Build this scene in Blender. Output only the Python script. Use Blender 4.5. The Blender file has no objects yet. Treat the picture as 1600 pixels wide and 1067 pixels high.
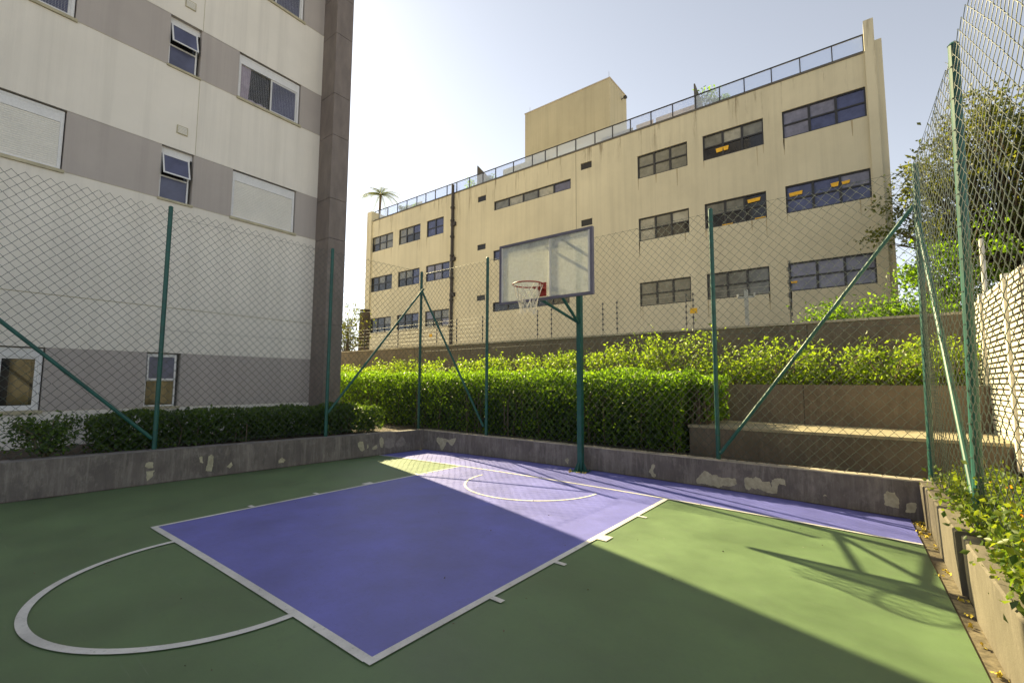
import bpy, math, random
import numpy as np
from mathutils import Vector, Matrix

random.seed(7)
RNG = np.random.default_rng(7)
scene = bpy.context.scene
COL = scene.collection
R = math.radians

# ------------------------------------------------------------------ camera
YAW, PITCH, ROLL, FPX = -0.6635, 0.0864, 0.0046, 725.67
cyw, syw = math.cos(YAW), math.sin(YAW)
fw = Vector((syw*math.cos(PITCH), cyw*math.cos(PITCH), math.sin(PITCH)))
r0 = Vector((cyw, -syw, 0)); u0 = r0.cross(fw)
rt = r0*math.cos(ROLL) + u0*math.sin(ROLL)
up = -r0*math.sin(ROLL) + u0*math.cos(ROLL)
cam_data = bpy.data.cameras.new('camera')
cam = bpy.data.objects.new('camera', cam_data); COL.objects.link(cam)
mw = Matrix(((rt.x, up.x, -fw.x, 4.151), (rt.y, up.y, -fw.y, -6.232), (rt.z, up.z, -fw.z, 1.583), (0, 0, 0, 1)))
cam.matrix_world = mw
cam_data.sensor_width = 36.0
cam_data.lens = FPX/1600*36
cam_data.clip_start = 0.05
cam_data.clip_end = 3000
scene.camera = cam

# ------------------------------------------------------------------ light
SUN = Vector((-0.793, 0.226, 0.566)).normalized()
world = bpy.data.worlds.new('World'); scene.world = world; world.use_nodes = True
wn = world.node_tree; wn.nodes.clear()
wo = wn.nodes.new('ShaderNodeOutputWorld'); wb = wn.nodes.new('ShaderNodeBackground')
sky = wn.nodes.new('ShaderNodeTexSky'); sky.sky_type = 'NISHITA'; sky.sun_disc = False
sky.sun_elevation = math.asin(SUN.z); sky.sun_rotation = math.atan2(SUN.x, SUN.y)
sky.altitude = 700; sky.air_density = 1.0; sky.dust_density = 0.6; sky.ozone_density = 1.0
wb.inputs['Strength'].default_value = 0.07
hs = wn.nodes.new('ShaderNodeHueSaturation'); hs.inputs['Saturation'].default_value = .36      # hazy, washed out sky
wn.links.new(sky.outputs[0], hs.inputs['Color']); wn.links.new(hs.outputs[0], wb.inputs[0]); wn.links.new(wb.outputs[0], wo.inputs[0])
sd = bpy.data.lights.new('sun', 'SUN'); sd.energy = 5.0; sd.angle = R(0.5); sd.color = (1.0, 0.84, 0.46)
sun = bpy.data.objects.new('sun', sd); COL.objects.link(sun)
sun.rotation_euler = SUN.to_track_quat('Z', 'Y').to_euler(); sun.location = (-20, 6, 30)
vs = scene.view_settings
vs.view_transform = 'Standard'; vs.look = 'None'; vs.gamma = 1; vs.use_curve_mapping = False
vs.exposure = 1.58
scene.render.engine = 'CYCLES'
scene.cycles.max_bounces = 8; scene.cycles.transparent_max_bounces = 24

# ------------------------------------------------------------------ materials
def new_mat(name):
    m = bpy.data.materials.new(name); m.use_nodes = True
    nt = m.node_tree; b = nt.nodes['Principled BSDF']
    return m, nt, b
def rgba(c, k=1.0): return (min(1, c[0]*k), min(1, c[1]*k), min(1, c[2]*k), 1)
def pos_node(nt, scale=(1, 1, 1)):
    g = nt.nodes.new('ShaderNodeNewGeometry'); mp = nt.nodes.new('ShaderNodeMapping')
    mp.inputs['Scale'].default_value = scale
    nt.links.new(g.outputs['Position'], mp.inputs['Vector']); return mp.outputs[0]
def noise(nt, vec, scale, detail=6, rough=.6):
    n = nt.nodes.new('ShaderNodeTexNoise'); n.inputs['Scale'].default_value = scale
    n.inputs['Detail'].default_value = detail; n.inputs['Roughness'].default_value = rough
    nt.links.new(vec, n.inputs['Vector']); return n.outputs['Fac']
def ramp(nt, fac, p0, c0, p1, c1):
    r = nt.nodes.new('ShaderNodeValToRGB'); e = r.color_ramp.elements
    e[0].position = p0; e[0].color = c0; e[1].position = p1; e[1].color = c1
    nt.links.new(fac, r.inputs[0]); return r.outputs[0]
def mixc(nt, fac, a, b, mode='MIX'):
    m = nt.nodes.new('ShaderNodeMix'); m.data_type = 'RGBA'; m.blend_type = mode
    for s, v in ((0, fac), (6, a), (7, b)):
        if isinstance(v, (int, float)): m.inputs[s].default_value = v
        elif isinstance(v, tuple): m.inputs[s].default_value = v
        else: nt.links.new(v, m.inputs[s])
    return m.outputs[2]
def bump(nt, b, h, strength, dist=.02):
    n = nt.nodes.new('ShaderNodeBump'); n.inputs['Strength'].default_value = strength
    n.inputs['Distance'].default_value = dist
    nt.links.new(h, n.inputs['Height']); nt.links.new(n.outputs[0], b.inputs['Normal'])
def surf(name, col, rough=.8, var=.15, scale=3, stretch=(1, 1, 1), bscale=120, bstr=.25, metal=0, spec=.5, fine=.08):
    m, nt, b = new_mat(name)
    f = noise(nt, pos_node(nt, stretch), scale)
    c = ramp(nt, f, .3, rgba(col, 1-var), .7, rgba(col, 1+var))
    f2 = noise(nt, pos_node(nt), scale*14, 4)
    c = mixc(nt, 1.0, c, ramp(nt, f2, .3, (1-fine, 1-fine, 1-fine, 1), .7, (1+fine, 1+fine, 1+fine, 1)), 'MULTIPLY')
    nt.links.new(c, b.inputs['Base Color'])
    b.inputs['Roughness'].default_value = rough; b.inputs['Metallic'].default_value = metal
    b.inputs['Specular IOR Level'].default_value = spec
    if bstr: bump(nt, b, noise(nt, pos_node(nt), bscale, 3), bstr, .004)
    return m
def court_paint(name, col, rough=.56, wear=0):
    m, nt, b = new_mat(name); b.inputs['Specular IOR Level'].default_value = .8
    f = noise(nt, pos_node(nt), 1.1, 8, .65)
    c = ramp(nt, f, .3, rgba(col, .72), .72, rgba(col, 1.22))
    f2 = noise(nt, pos_node(nt, (1.3, 4.0, 1)), 1.6, 8, .75)       # faint squeegee and shoe marks
    c = mixc(nt, ramp(nt, f2, .5, (0, 0, 0, 1), .78, (.30, .30, .30, 1)), c, rgba(tuple(x*.8+.05 for x in col)))
    f3 = noise(nt, pos_node(nt), 42, 5, .8)
    c = mixc(nt, ramp(nt, f3, .56, (0, 0, 0, 1), .74, (.6, .6, .6, 1)), c, rgba(tuple(x*.4+.03 for x in col)))
    for rot, sc, thr in ((.5, 1.0, .70), (-.9, 1.4, .72), (1.9, .8, .71)):      # thin curved scratches
        g_ = nt.nodes.new('ShaderNodeNewGeometry'); mp_ = nt.nodes.new('ShaderNodeMapping')
        mp_.inputs['Rotation'].default_value = (0, 0, rot); mp_.inputs['Scale'].default_value = (1.2*sc, 26*sc, 1)
        nt.links.new(g_.outputs['Position'], mp_.inputs['Vector'])
        fs_ = noise(nt, mp_.outputs[0], 1.3, 5, .6)
        c = mixc(nt, ramp(nt, fs_, thr-.03, (0, 0, 0, 1), thr+.05, (.5, .5, .5, 1)), c, rgba(tuple(x*.7+.10 for x in col)))
    fd = noise(nt, pos_node(nt), 3.4, 9, .85)                           # dust blotches
    c = mixc(nt, ramp(nt, fd, .54, (0, 0, 0, 1), .66, (.5, .5, .5, 1)), c, rgba(tuple(x*.62+.025 for x in col)))
    v = nt.nodes.new('ShaderNodeTexVoronoi'); v.inputs['Scale'].default_value = 2.3
    nt.links.new(pos_node(nt), v.inputs['Vector'])
    c = mixc(nt, ramp(nt, v.outputs['Distance'], .012, (.7, .7, .7, 1), .02, (0, 0, 0, 1)), c, (.3, .3, .25, 1))
    if wear:      # chipped and scuffed marking paint, the floor colour showing through
        w1 = noise(nt, pos_node(nt), 24, 9, .85)
        c = mixc(nt, ramp(nt, w1, .57, (0, 0, 0, 1), .64, (wear, wear, wear, 1)), c, (.12, .16, .10, 1))
        w2 = noise(nt, pos_node(nt), 3.1, 6, .7)
        c = mixc(nt, ramp(nt, w2, .45, (0, 0, 0, 1), .75, (.45, .45, .45, 1)), c, (.36, .35, .33, 1))
    nt.links.new(c, b.inputs['Base Color'])
    nt.links.new(ramp(nt, f, .2, (rough-.08,)*3+(1,), .8, (rough+.12,)*3+(1,)), b.inputs['Roughness'])
    bump(nt, b, noise(nt, pos_node(nt), 260, 3), .35, .002)
    return m
def worn_wall(name, base, pale, dark):
    m, nt, b = new_mat(name)
    f = noise(nt, pos_node(nt), 1.6, 8, .65)
    c = ramp(nt, f, .35, rgba(base, .8), .7, rgba(base, 1.2))
    s = noise(nt, pos_node(nt, (9, 9, .8)), 1.4, 7, .7)           # vertical wash marks
    c = mixc(nt, ramp(nt, s, .5, (0, 0, 0, 1), .72, (.75, .75, .75, 1)), c, rgba(pale))
    d = noise(nt, pos_node(nt, (7, 7, 1.2)), 2.1, 6, .7)
    c = mixc(nt, ramp(nt, d, .52, (0, 0, 0, 1), .75, (.7, .7, .7, 1)), c, rgba(dark))
    q = noise(nt, pos_node(nt, (1, 1, .7)), 2.6, 9, .8)                # scrubbed cloudy patches
    q2 = noise(nt, pos_node(nt, (14, 14, 2.5)), 1.5, 6, .75)
    qm = nt.nodes.new('ShaderNodeMath'); qm.operation = 'MULTIPLY'
    nt.links.new(ramp(nt, q, .47, (0, 0, 0, 1), .56, (1, 1, 1, 1)), qm.inputs[0]); nt.links.new(ramp(nt, q2, .35, (0, 0, 0, 1), .65, (.7, .7, .7, 1)), qm.inputs[1])
    c = mixc(nt, qm.outputs[0], c, rgba(pale, 1.05))
    nt.links.new(c, b.inputs['Base Color']); b.inputs['Roughness'].default_value = .85
    bump(nt, b, noise(nt, pos_node(nt), 45, 6, .7), .5, .008)
    return m
def facade(name, col, streak=.0, z0=14.4):
    m, nt, b = new_mat(name)
    f = noise(nt, pos_node(nt), .35, 6, .6)
    c = ramp(nt, f, .3, rgba(col, .9), .7, rgba(col, 1.08))
    s = noise(nt, pos_node(nt, (2.2, 2.2, .06)), 1.5, 8, .7)
    c = mixc(nt, ramp(nt, s, .46, (0, 0, 0, 1), .75, (.7, .7, .7, 1)), c, rgba(col, .76))
    s3 = noise(nt, pos_node(nt, (.5, .5, .35)), 1.1, 9, .75)
    c = mixc(nt, ramp(nt, s3, .5, (0, 0, 0, 1), .7, (.4, .4, .4, 1)), c, rgba(col, 1.12))
    if streak:
        g = nt.nodes.new('ShaderNodeNewGeometry'); sx = nt.nodes.new('ShaderNodeSeparateXYZ')
        nt.links.new(g.outputs['Position'], sx.inputs[0])
        mr = nt.nodes.new('ShaderNodeMapRange'); mr.inputs['From Min'].default_value = z0-2.2
        mr.inputs['From Max'].default_value = z0; nt.links.new(sx.outputs['Z'], mr.inputs['Value'])
        d = noise(nt, pos_node(nt, (1.6, 1, .12)), 1.7, 7, .75)
        dd = ramp(nt, d, .54, (0, 0, 0, 1), .66, (1, 1, 1, 1))
        mm = nt.nodes.new('ShaderNodeMath'); mm.operation = 'MULTIPLY'
        nt.links.new(dd, mm.inputs[0]); nt.links.new(mr.outputs[0], mm.inputs[1])
        m2 = nt.nodes.new('ShaderNodeMath'); m2.operation = 'MULTIPLY'; m2.inputs[1].default_value = streak
        nt.links.new(mm.outputs[0], m2.inputs[0])
        c = mixc(nt, m2.outputs[0], c, rgba((.16, .12, .07)))
    nt.links.new(c, b.inputs['Base Color']); b.inputs['Roughness'].default_value = .88
    bump(nt, b, noise(nt, pos_node(nt), 70, 4), .3, .004)
    return m
def leaf_mat(name, dark, light, trans=.45, gloss=.35, tm=3.6):
    m, nt, b = new_mat(name)
    g = nt.nodes.new('ShaderNodeNewGeometry')
    f = noise(nt, pos_node(nt), 1.7, 4)
    c1 = ramp(nt, g.outputs['Random Per Island'], .0, rgba(dark), 1, rgba(light))
    c = mixc(nt, 1.0, c1, ramp(nt, f, .3, (.75, .75, .75, 1), .7, (1.25, 1.2, 1.1, 1)), 'MULTIPLY')
    nt.links.new(c, b.inputs['Base Color']); b.inputs['Roughness'].default_value = .42
    b.inputs['Specular IOR Level'].default_value = gloss
    t = nt.nodes.new('ShaderNodeBsdfTranslucent')
    tc = mixc(nt, 1.0, c, (tm, tm*.92, tm*.28, 1), 'MULTIPLY'); nt.links.new(tc, t.inputs[0])
    ms = nt.nodes.new('ShaderNodeMixShader'); ms.inputs[0].default_value = trans
    out = nt.nodes['Material Output']
    nt.links.new(b.outputs[0], ms.inputs[1]); nt.links.new(t.outputs[0], ms.inputs[2]); nt.links.new(ms.outputs[0], out.inputs[0])
    return m
def glass(name, tint=(.7, .8, .95), alpha=.35, rough=.05):
    m, nt, b = new_mat(name)
    b.inputs['Base Color'].default_value = rgba(tint); b.inputs['Roughness'].default_value = rough
    b.inputs['Specular IOR Level'].default_value = .8
    t = nt.nodes.new('ShaderNodeBsdfTransparent'); t.inputs[0].default_value = rgba(tint)
    ms = nt.nodes.new('ShaderNodeMixShader'); ms.inputs[0].default_value = alpha
    out = nt.nodes['Material Output']
    nt.links.new(t.outputs[0], ms.inputs[1]); nt.links.new(b.outputs[0], ms.inputs[2]); nt.links.new(ms.outputs[0], out.inputs[0])
    return m
def smudged(name):
    m, nt, b = new_mat(name)
    b.inputs['Base Color'].default_value = (.70, .71, .68, 1); b.inputs['Roughness'].default_value = .3
    tl = nt.nodes.new('ShaderNodeBsdfTranslucent'); tl.inputs[0].default_value = (.75, .75, .70, 1)
    m0 = nt.nodes.new('ShaderNodeMixShader'); m0.inputs[0].default_value = .35; nt.links.new(b.outputs[0], m0.inputs[1]); nt.links.new(tl.outputs[0], m0.inputs[2])
    t = nt.nodes.new('ShaderNodeBsdfTransparent'); t.inputs[0].default_value = (.9, .92, .9, 1)
    f = noise(nt, pos_node(nt, (1, 1, .7)), 2.6, 8, .7); f2 = noise(nt, pos_node(nt), 16, 4, .7)
    k = mixc(nt, .3, ramp(nt, f, .32, (.30, .30, .30, 1), .66, (.72, .72, .72, 1)), ramp(nt, f2, .4, (.25, .25, .25, 1), .75, (.95, .95, .95, 1)))
    ms = nt.nodes.new('ShaderNodeMixShader'); out = nt.nodes['Material Output']
    nt.links.new(k, ms.inputs[0]); nt.links.new(t.outputs[0], ms.inputs[1]); nt.links.new(m0.outputs[0], ms.inputs[2]); nt.links.new(ms.outputs[0], out.inputs[0])
    return m
def pane_mat(name, col, rough=.06):
    m, nt, b = new_mat(name)
    f = noise(nt, pos_node(nt), 2.5, 3)
    nt.links.new(ramp(nt, f, .35, rgba(col, .75), .65, rgba(col, 1.2)), b.inputs['Base Color'])
    b.inputs['Roughness'].default_value = rough; b.inputs['Specular IOR Level'].default_value = .6
    return m

M = {}
M['green'] = court_paint('green_court_paint', (.098, .165, .066))
M['purple'] = court_paint('purple_court_paint', (.135, .140, .49))
M['line'] = court_paint('white_line_paint', (.72, .71, .68), .6, wear=.55)
M['concrete_wall'] = worn_wall('dark_painted_concrete', (.140, .122, .110), (.27, .245, .215), (.07, .062, .055))
M['patch'] = surf('bare_plaster', (.40, .37, .26), .9, .25, 14, bstr=.6, bscale=60)
M['patch_grey'] = surf('scuffed_paint', (.24, .215, .19), .9, .25, 14, bstr=.6, bscale=60)
M['cap'] = surf('concrete_wall_top', (.36, .32, .26), .9, .35, 6, bstr=.5)
M['curb'] = worn_wall('light_rendered_concrete', (.135, .117, .090), (.175, .152, .12), (.08, .066, .05))
M['brown_wall'] = worn_wall('brown_painted_wall', (.128, .102, .078), (.17, .14, .112), (.088, .068, .052))
M['ledge_top'] = surf('pale_stone_coping', (.29, .25, .17), .8, .2, 5)
M['soil'] = surf('planter_soil', (.075, .055, .038), .95, .4, 8, bscale=30, bstr=.9)
M['leaf_litter'] = surf('gutter_litter', (.14, .115, .075), .95, .5, 25, bscale=40, bstr=.9)
M['ground'] = surf('pale_bounce_ground', (.34, .31, .27), .95, .3, .6)  # unseen surroundings, pale tone added to bounce light onto the shaded facades
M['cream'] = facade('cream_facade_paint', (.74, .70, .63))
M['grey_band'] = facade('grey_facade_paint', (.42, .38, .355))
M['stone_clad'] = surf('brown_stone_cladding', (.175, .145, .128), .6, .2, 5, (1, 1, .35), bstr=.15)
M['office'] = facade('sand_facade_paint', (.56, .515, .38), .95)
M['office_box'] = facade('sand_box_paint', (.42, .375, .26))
M['black_frame'] = surf('black_window_frame', (.018, .018, .022), .45, .2, 3, bstr=0)
M['white_frame'] = surf('white_window_frame', (.66, .66, .66), .4, .06, 3, bstr=0)
M['sill'] = surf('beige_stone_sill', (.42, .38, .26), .7, .2, 6)
M['shutter'] = surf('white_roller_shutter', (.72, .70, .64), .5, .05, 3, bstr=0)
M['dark_in'] = pane_mat('dark_room_glass', (.02, .02, .022))
M['blind'] = pane_mat('grey_blind_behind_glass', (.15, .15, .13), .12)
M['curtain_pane'] = pane_mat('pale_curtain_behind_glass', (.30, .29, .24), .12)
M['sky_reflection'] = pane_mat('painted_sky_glass', (.055, .065, .15))  # reflected sky painted into the pane colour
M['bluegrey_pane'] = pane_mat('blue_grey_blind_glass', (.16, .16, .22), .1)
M['wall_reflection'] = pane_mat('painted_wall_glass', (.085, .068, .038))  # amber colour paints a reflected wall into the glass
M['screen_pane'] = pane_mat('meshed_glass', (.075, .08, .14), .3)
M['sticker'] = surf('yellow_sticker', (.75, .42, .02), .6, .1, 8, bstr=0)
M['rail_glass'] = glass('balcony_glass', (.70, .78, .95), .42)
M['tan_screen'] = surf('tan_screen_board', (.42, .27, .17), .8, .2, 3)
M['white_screen'] = surf('white_screen_board', (.60, .55, .42), .8, .15, 2)
M['grey_screen'] = surf('grey_screen_board', (.10, .09, .075), .8, .2, 2)
M['post'] = surf('green_post_paint', (.011, .082, .066), .52, .25, 7, bstr=.1)
M['wire'] = surf('green_coated_wire', (.042, .060, .054), .4, .3, 30, bstr=0)
M['pipe'] = surf('dark_iron_pipe', (.035, .028, .025), .6, .3, 5, bstr=0)
M['rim'] = surf('red_rim_paint', (.27, .025, .015), .45, .2, 30, bstr=0)
M['net'] = surf('white_net_cord', (.62, .58, .48), .9, .1, 20, bstr=0)
M['board_frame'] = surf('purple_grey_board_frame', (.13, .12, .16), .5, .15, 8, bstr=0)
M['board_glass'] = smudged('scuffed_backboard_glass')
M['board_strip'] = surf('white_backboard_paint', (.62, .60, .55), .6, .1, 5, bstr=0)
M['galv'] = surf('galvanised_steel', (.34, .34, .33), .5, .15, 10, metal=.2, bstr=0)
M['lattice'] = surf('cream_louvre_paint', (.66, .62, .54), .7, .12, 5, bstr=.2)
M['bark'] = surf('tree_bark', (.10, .075, .05), .9, .35, 12, (1, 1, .3), bscale=30, bstr=.8)
M['twig'] = surf('pale_twig_bark', (.17, .135, .09), .9, .3, 12, bstr=.3)
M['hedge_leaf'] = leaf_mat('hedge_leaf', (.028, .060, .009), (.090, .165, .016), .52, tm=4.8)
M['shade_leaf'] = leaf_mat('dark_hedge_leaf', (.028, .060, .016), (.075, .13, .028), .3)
M['vine_leaf'] = leaf_mat('trailing_leaf', (.055, .10, .018), (.17, .25, .035), .45)
M['tree_leaf'] = leaf_mat('tree_leaf', (.045, .065, .022), (.115, .13, .040), .45, tm=2.8)
M['flower_leaf'] = leaf_mat('lantana_leaf', (.040, .085, .020), (.13, .17, .035), .4)
M['palm_leaf'] = leaf_mat('palm_leaf', (.05, .07, .03), (.10, .12, .05), .3)
M['petal'] = leaf_mat('yellow_petal', (.65, .33, .01), (.80, .50, .02), .3)
M['fallen'] = surf('fallen_yellow_flower', (.55, .42, .05), .8, .3, 30, bstr=0)
M['fabric'] = surf('mauve_curtain', (.33, .29, .36), .9, .2, 6, bstr=0)

# ------------------------------------------------------------------ helpers
LOC = {}
def tag(o, label=None, cat=None, group=None, kind=None):
    if label: o['label'] = label
    if cat: o['category'] = cat
    if group: o['group'] = group
    if kind: o['kind'] = kind
    return o
def empty(name, loc, label, cat, group=None, rz=0):
    o = bpy.data.objects.new(name, None); COL.objects.link(o)
    o.location = loc; o.rotation_euler = (0, 0, rz); o.empty_display_size = .2
    LOC[o] = Matrix.Translation(Vector(loc)) @ Matrix.Rotation(rz, 4, 'Z')
    return tag(o, label, cat, group)
class MB:
    """collects shapes in world coordinates (or local ones with local=True)"""
    def __init__(s): s.v = []; s.f = []
    def add(s, vs, fs):
        n = len(s.v); s.v += [tuple(v) for v in vs]; s.f += [tuple(i+n for i in f) for f in fs]; return s
    def box(s, x0, x1, y0, y1, z0, z1):
        return s.add([(x0, y0, z0), (x1, y0, z0), (x1, y1, z0), (x0, y1, z0), (x0, y0, z1), (x1, y0, z1), (x1, y1, z1), (x0, y1, z1)],
                     [(0, 3, 2, 1), (4, 5, 6, 7), (0, 1, 5, 4), (1, 2, 6, 5), (2, 3, 7, 6), (3, 0, 4, 7)])
    def hexa(s, lo, hi):   # two quads (bottom ring, top ring) of four points
        return s.add(list(lo)+list(hi), [(0, 3, 2, 1), (4, 5, 6, 7), (0, 1, 5, 4), (1, 2, 6, 5), (2, 3, 7, 6), (3, 0, 4, 7)])
    def tube(s, pts, rad, n=8, cap=True):
        pts = [Vector(p) for p in pts]
        if not isinstance(rad, (list, tuple)): rad = [rad]*len(pts)
        rings = []
        prev = None
        for i, p in enumerate(pts):
            d = (pts[min(i+1, len(pts)-1)] - pts[max(i-1, 0)]).normalized()
            a = Vector((0, 0, 1)) if abs(d.z) < .9 else Vector((1, 0, 0))
            if prev is None: a = d.cross(a).normalized()
            else: a = (prev - d*prev.dot(d)).normalized()
            prev = a; b = d.cross(a)
            rings.append([p + (a*math.cos(2*math.pi*k/n) + b*math.sin(2*math.pi*k/n))*rad[i] for k in range(n)])
        vs = [v for r in rings for v in r]; fs = []
        for i in range(len(pts)-1):
            for k in range(n):
                fs.append((i*n+k, i*n+(k+1) % n, (i+1)*n+(k+1) % n, (i+1)*n+k))
        if cap: fs.append(tuple(range(n))[::-1]); fs.append(tuple((len(pts)-1)*n+k for k in range(n)))
        return s.add(vs, fs)
    def build(s, name, m, parent=None, smooth=False, mats=None):
        me = bpy.data.meshes.new(name)
        vs = s.v
        if parent is not None:
            root = parent
            while root.parent is not None: root = root.parent
            if root in LOC:
                inv = LOC[root].inverted(); vs = [tuple(inv @ Vector(v)) for v in vs]
        me.from_pydata(vs, [], s.f); me.update()
        me.materials.append(m)
        if smooth:
            for p in me.polygons: p.use_smooth = True
        o = bpy.data.objects.new(name, me); COL.objects.link(o)
        if parent is not None: o.parent = parent
        return o
def inst(name, src, parent, loc, rot=(0, 0, 0)):
    """a new object sharing src's mesh; loc in the parent's own frame"""
    o = bpy.data.objects.new(name, src.data); COL.objects.link(o)
    o.parent = parent; o.location = loc; o.rotation_euler = rot; return o
def copy_tree(o, parent=None):
    c = o.copy(); COL.objects.link(c); c.parent = parent
    for ch in list(o.children): copy_tree(ch, c)
    return c
def np_mesh(name, verts, tris_or_quads, m, parent=None, smooth=False):
    me = bpy.data.meshes.new(name)
    v = np.asarray(verts, dtype=np.float64); f = np.asarray(tris_or_quads, dtype=np.int32)
    if parent is not None and parent in LOC:
        inv = np.array(LOC[parent].inverted()); v = v @ inv[:3, :3].T + inv[:3, 3]
    me.vertices.add(len(v)); me.vertices.foreach_set('co', v.astype(np.float32).ravel())
    k = f.shape[1]
    me.loops.add(f.size); me.loops.foreach_set('vertex_index', f.ravel())
    me.polygons.add(len(f)); me.polygons.foreach_set('loop_start', np.arange(0, f.size, k, dtype=np.int32))
    try: me.polygons.foreach_set('loop_total', np.full(len(f), k, dtype=np.int32))
    except Exception: pass
    if smooth: me.polygons.foreach_set('use_smooth', np.ones(len(f), dtype=bool))
    me.update(calc_edges=True); me.validate(); me.materials.append(m)
    o = bpy.data.objects.new(name, me); COL.objects.link(o)
    if parent is not None: o.parent = parent
    return o
def leaf_arrays(P, size, up=.35, aspect=.5, outward=None):
    n = len(P); P = np.asarray(P)
    d = RNG.normal(size=(n, 3)); d[:, 2] += up
    if outward is not None: d += outward*.8
    d /= np.linalg.norm(d, axis=1, keepdims=True)
    q = RNG.normal(size=(n, 3)); w = np.cross(d, q); w /= np.linalg.norm(w, axis=1, keepdims=True)
    nn = np.cross(d, w)
    s = size*RNG.uniform(.5, 1.45, n)[:, None]
    a = P - d*s*.5; t = P + d*s*.5; mid = P + nn*s*.12
    l = mid + w*s*aspect*.5; r = mid - w*s*aspect*.5
    V = np.stack([a, l, t, r], 1).reshape(-1, 3)
    i = np.arange(n)[:, None]*4
    F = np.concatenate([i+np.array([[0, 1, 2]]), i+np.array([[0, 2, 3]])], 0)
    return V, F
def lumps(P, amp, freq, seed=0):
    x, y, z = P[:, 0]*freq+seed, P[:, 1]*freq-seed, P[:, 2]*freq+2*seed
    return amp*(np.sin(x*1.3+np.sin(y*2.1)*1.3)+np.sin(y*1.9+np.sin(z*1.7)*1.1+x*.4)+np.sin(z*2.3+x*1.1))/3
def leaves(name, P, size, m, parent, **k):
    V, F = leaf_arrays(P, size, **k)
    return np_mesh(name, V, F, m, parent)
def box_hedge_points(x0, x1, y0, y1, z0, z1, n, depth=.25, amp=.10, freq=3.1, rnd=.18, seed=0):
    # points near the skin of a rounded box, thinning out inwards
    a = (x1-x0)*(z1-z0); b = (x1-x0)*(y1-y0); c = (y1-y0)*(z1-z0)
    w = np.array([a, a, b*1.2, c, c]); w /= w.sum()
    k = RNG.choice(5, n, p=w); u = RNG.random(n); t = RNG.random(n)
    X = x0+(x1-x0)*u; Y = y0+(y1-y0)*t; Z = z0+(z1-z0)*RNG.random(n)
    Nn = np.zeros((n, 3))
    Y = np.where(k == 0, y0, np.where(k == 1, y1, Y)); Nn[k == 0, 1] = -1; Nn[k == 1, 1] = 1
    Z = np.where(k == 2, z1, Z); Nn[k == 2, 2] = 1
    X = np.where(k == 3, x0, np.where(k == 4, x1, X)); Nn[k == 3, 0] = -1; Nn[k == 4, 0] = 1
    P = np.stack([X, Y, Z], 1)
    # round the upper edges
    ez = np.clip((P[:, 2]-(z1-rnd))/rnd, 0, 1)**2*rnd*.6
    P[:, 1] += np.where(k == 0, ez, np.where(k == 1, -ez, 0))
    ey = np.maximum(np.clip((y0+rnd-P[:, 1])/rnd, 0, 1), np.clip((P[:, 1]-y1+rnd)/rnd, 0, 1))**2*rnd*.5
    P[:, 2] -= np.where(k == 2, ey, 0)
    off = -RNG.exponential(depth*.35, n) + lumps(P, amp, freq, seed)
    P += Nn*off[:, None]
    return P, Nn

HC = .056
def hz(x): return HC*(1-(x/4.312)**2)
def xl(y): return -4.328+.0931*y          # foot of the left wall
def xr(y): return 4.437-.0464*y           # right edge of the paint
def xk(y): return 4.547-.037*y            # foot of the right kerb wall
def yb(x): return 1.116-.0117*x           # foot of the back wall

def sheet(name, fx0, fx1, fy0, fy1, off, m, parent=None, nx=24, ny=2):
    """sheet following the crowned court; fx(y), fy(x) give its borders"""
    vs = []; fs = []
    for j in range(ny+1):
        for i in range(nx+1):
            t = j/ny; s = i/nx
            y = -1.0
            x = 0.0
            for _ in range(6):
                x = fx0(y)*(1-s)+fx1(y)*s; y = fy0(x)*(1-t)+fy1(x)*t
            vs.append((x, y, hz(x)+off))
    for j in range(ny):
        for i in range(nx):
            a = j*(nx+1)+i; fs.append((a, a+1, a+nx+2, a+nx+1))
    b = MB(); b.add(vs, fs); return b.build(name, m, parent, smooth=True)
K = lambda v: (lambda _: v)

# ------------------------------------------------------------------ ground and court
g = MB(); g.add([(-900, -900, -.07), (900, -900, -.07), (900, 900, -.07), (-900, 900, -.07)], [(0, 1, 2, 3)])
tag(g.build('ground', M['ground']), 'ground around the court and buildings, made pale to bounce light', kind='structure')
court = sheet('court_floor', xl, xr, K(-15.0), yb, 0, M['green'], nx=48, ny=16)
tag(court, 'green painted sports court floor', kind='structure')
tag(sheet('painted_key', K(-1.89), K(1.89), K(-4.59), K(0.0), .004, M['purple'], court, 20, 10), 'purple painted key rectangle')
tag(sheet('painted_runoff', xl, xr, K(0.0), yb, .004, M['purple'], court, 48, 3), 'purple strip behind the baseline')
def line(x0, x1, y0, y1, nx=1): return sheet('court_line', K(x0), K(x1), K(y0), K(y1), .008, M['line'], court, nx, 4)
sheet('court_line', xl, xr, K(-.022), K(.022), .0084, M['line'], court, 48, 1)      # baseline
line(-1.91, -1.86, -4.61, -.02, 2); line(1.86, 1.915, -4.61, -.02, 2)
sheet('court_line', K(-1.86), K(1.86), K(-4.615), K(-4.555), .008, M['line'], court, 24, 1)
for sx in (-1, 1):
    for y, h in ((-.995, .045), (-1.93, .15), (-2.75, .05), (-3.59, .05)):
        a, b_ = (1.915, 2.015) if sx > 0 else (-2.01, -1.91)
        line(a, b_, y-h/2, y+h/2)
def ring(cx, cy, r0_, r1_, a0, a1, n, off):
    b = MB(); vs = []; fs = []
    for i in range(n+1):
        a = a0+(a1-a0)*i/n
        for r in (r0_, r1_):
            x = cx+r*math.cos(a); y = cy+r*math.sin(a); vs.append((x, y, hz(x)+off))
    for i in range(n): fs.append((2*i, 2*i+1, 2*i+3, 2*i+2))
    b.add(vs, fs); o = b.build('court_line', M['line'], court); return o
ring(-.055, -4.60, 1.095, 1.150, math.pi+.01, 2*math.pi-.01, 64, .0086)
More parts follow.
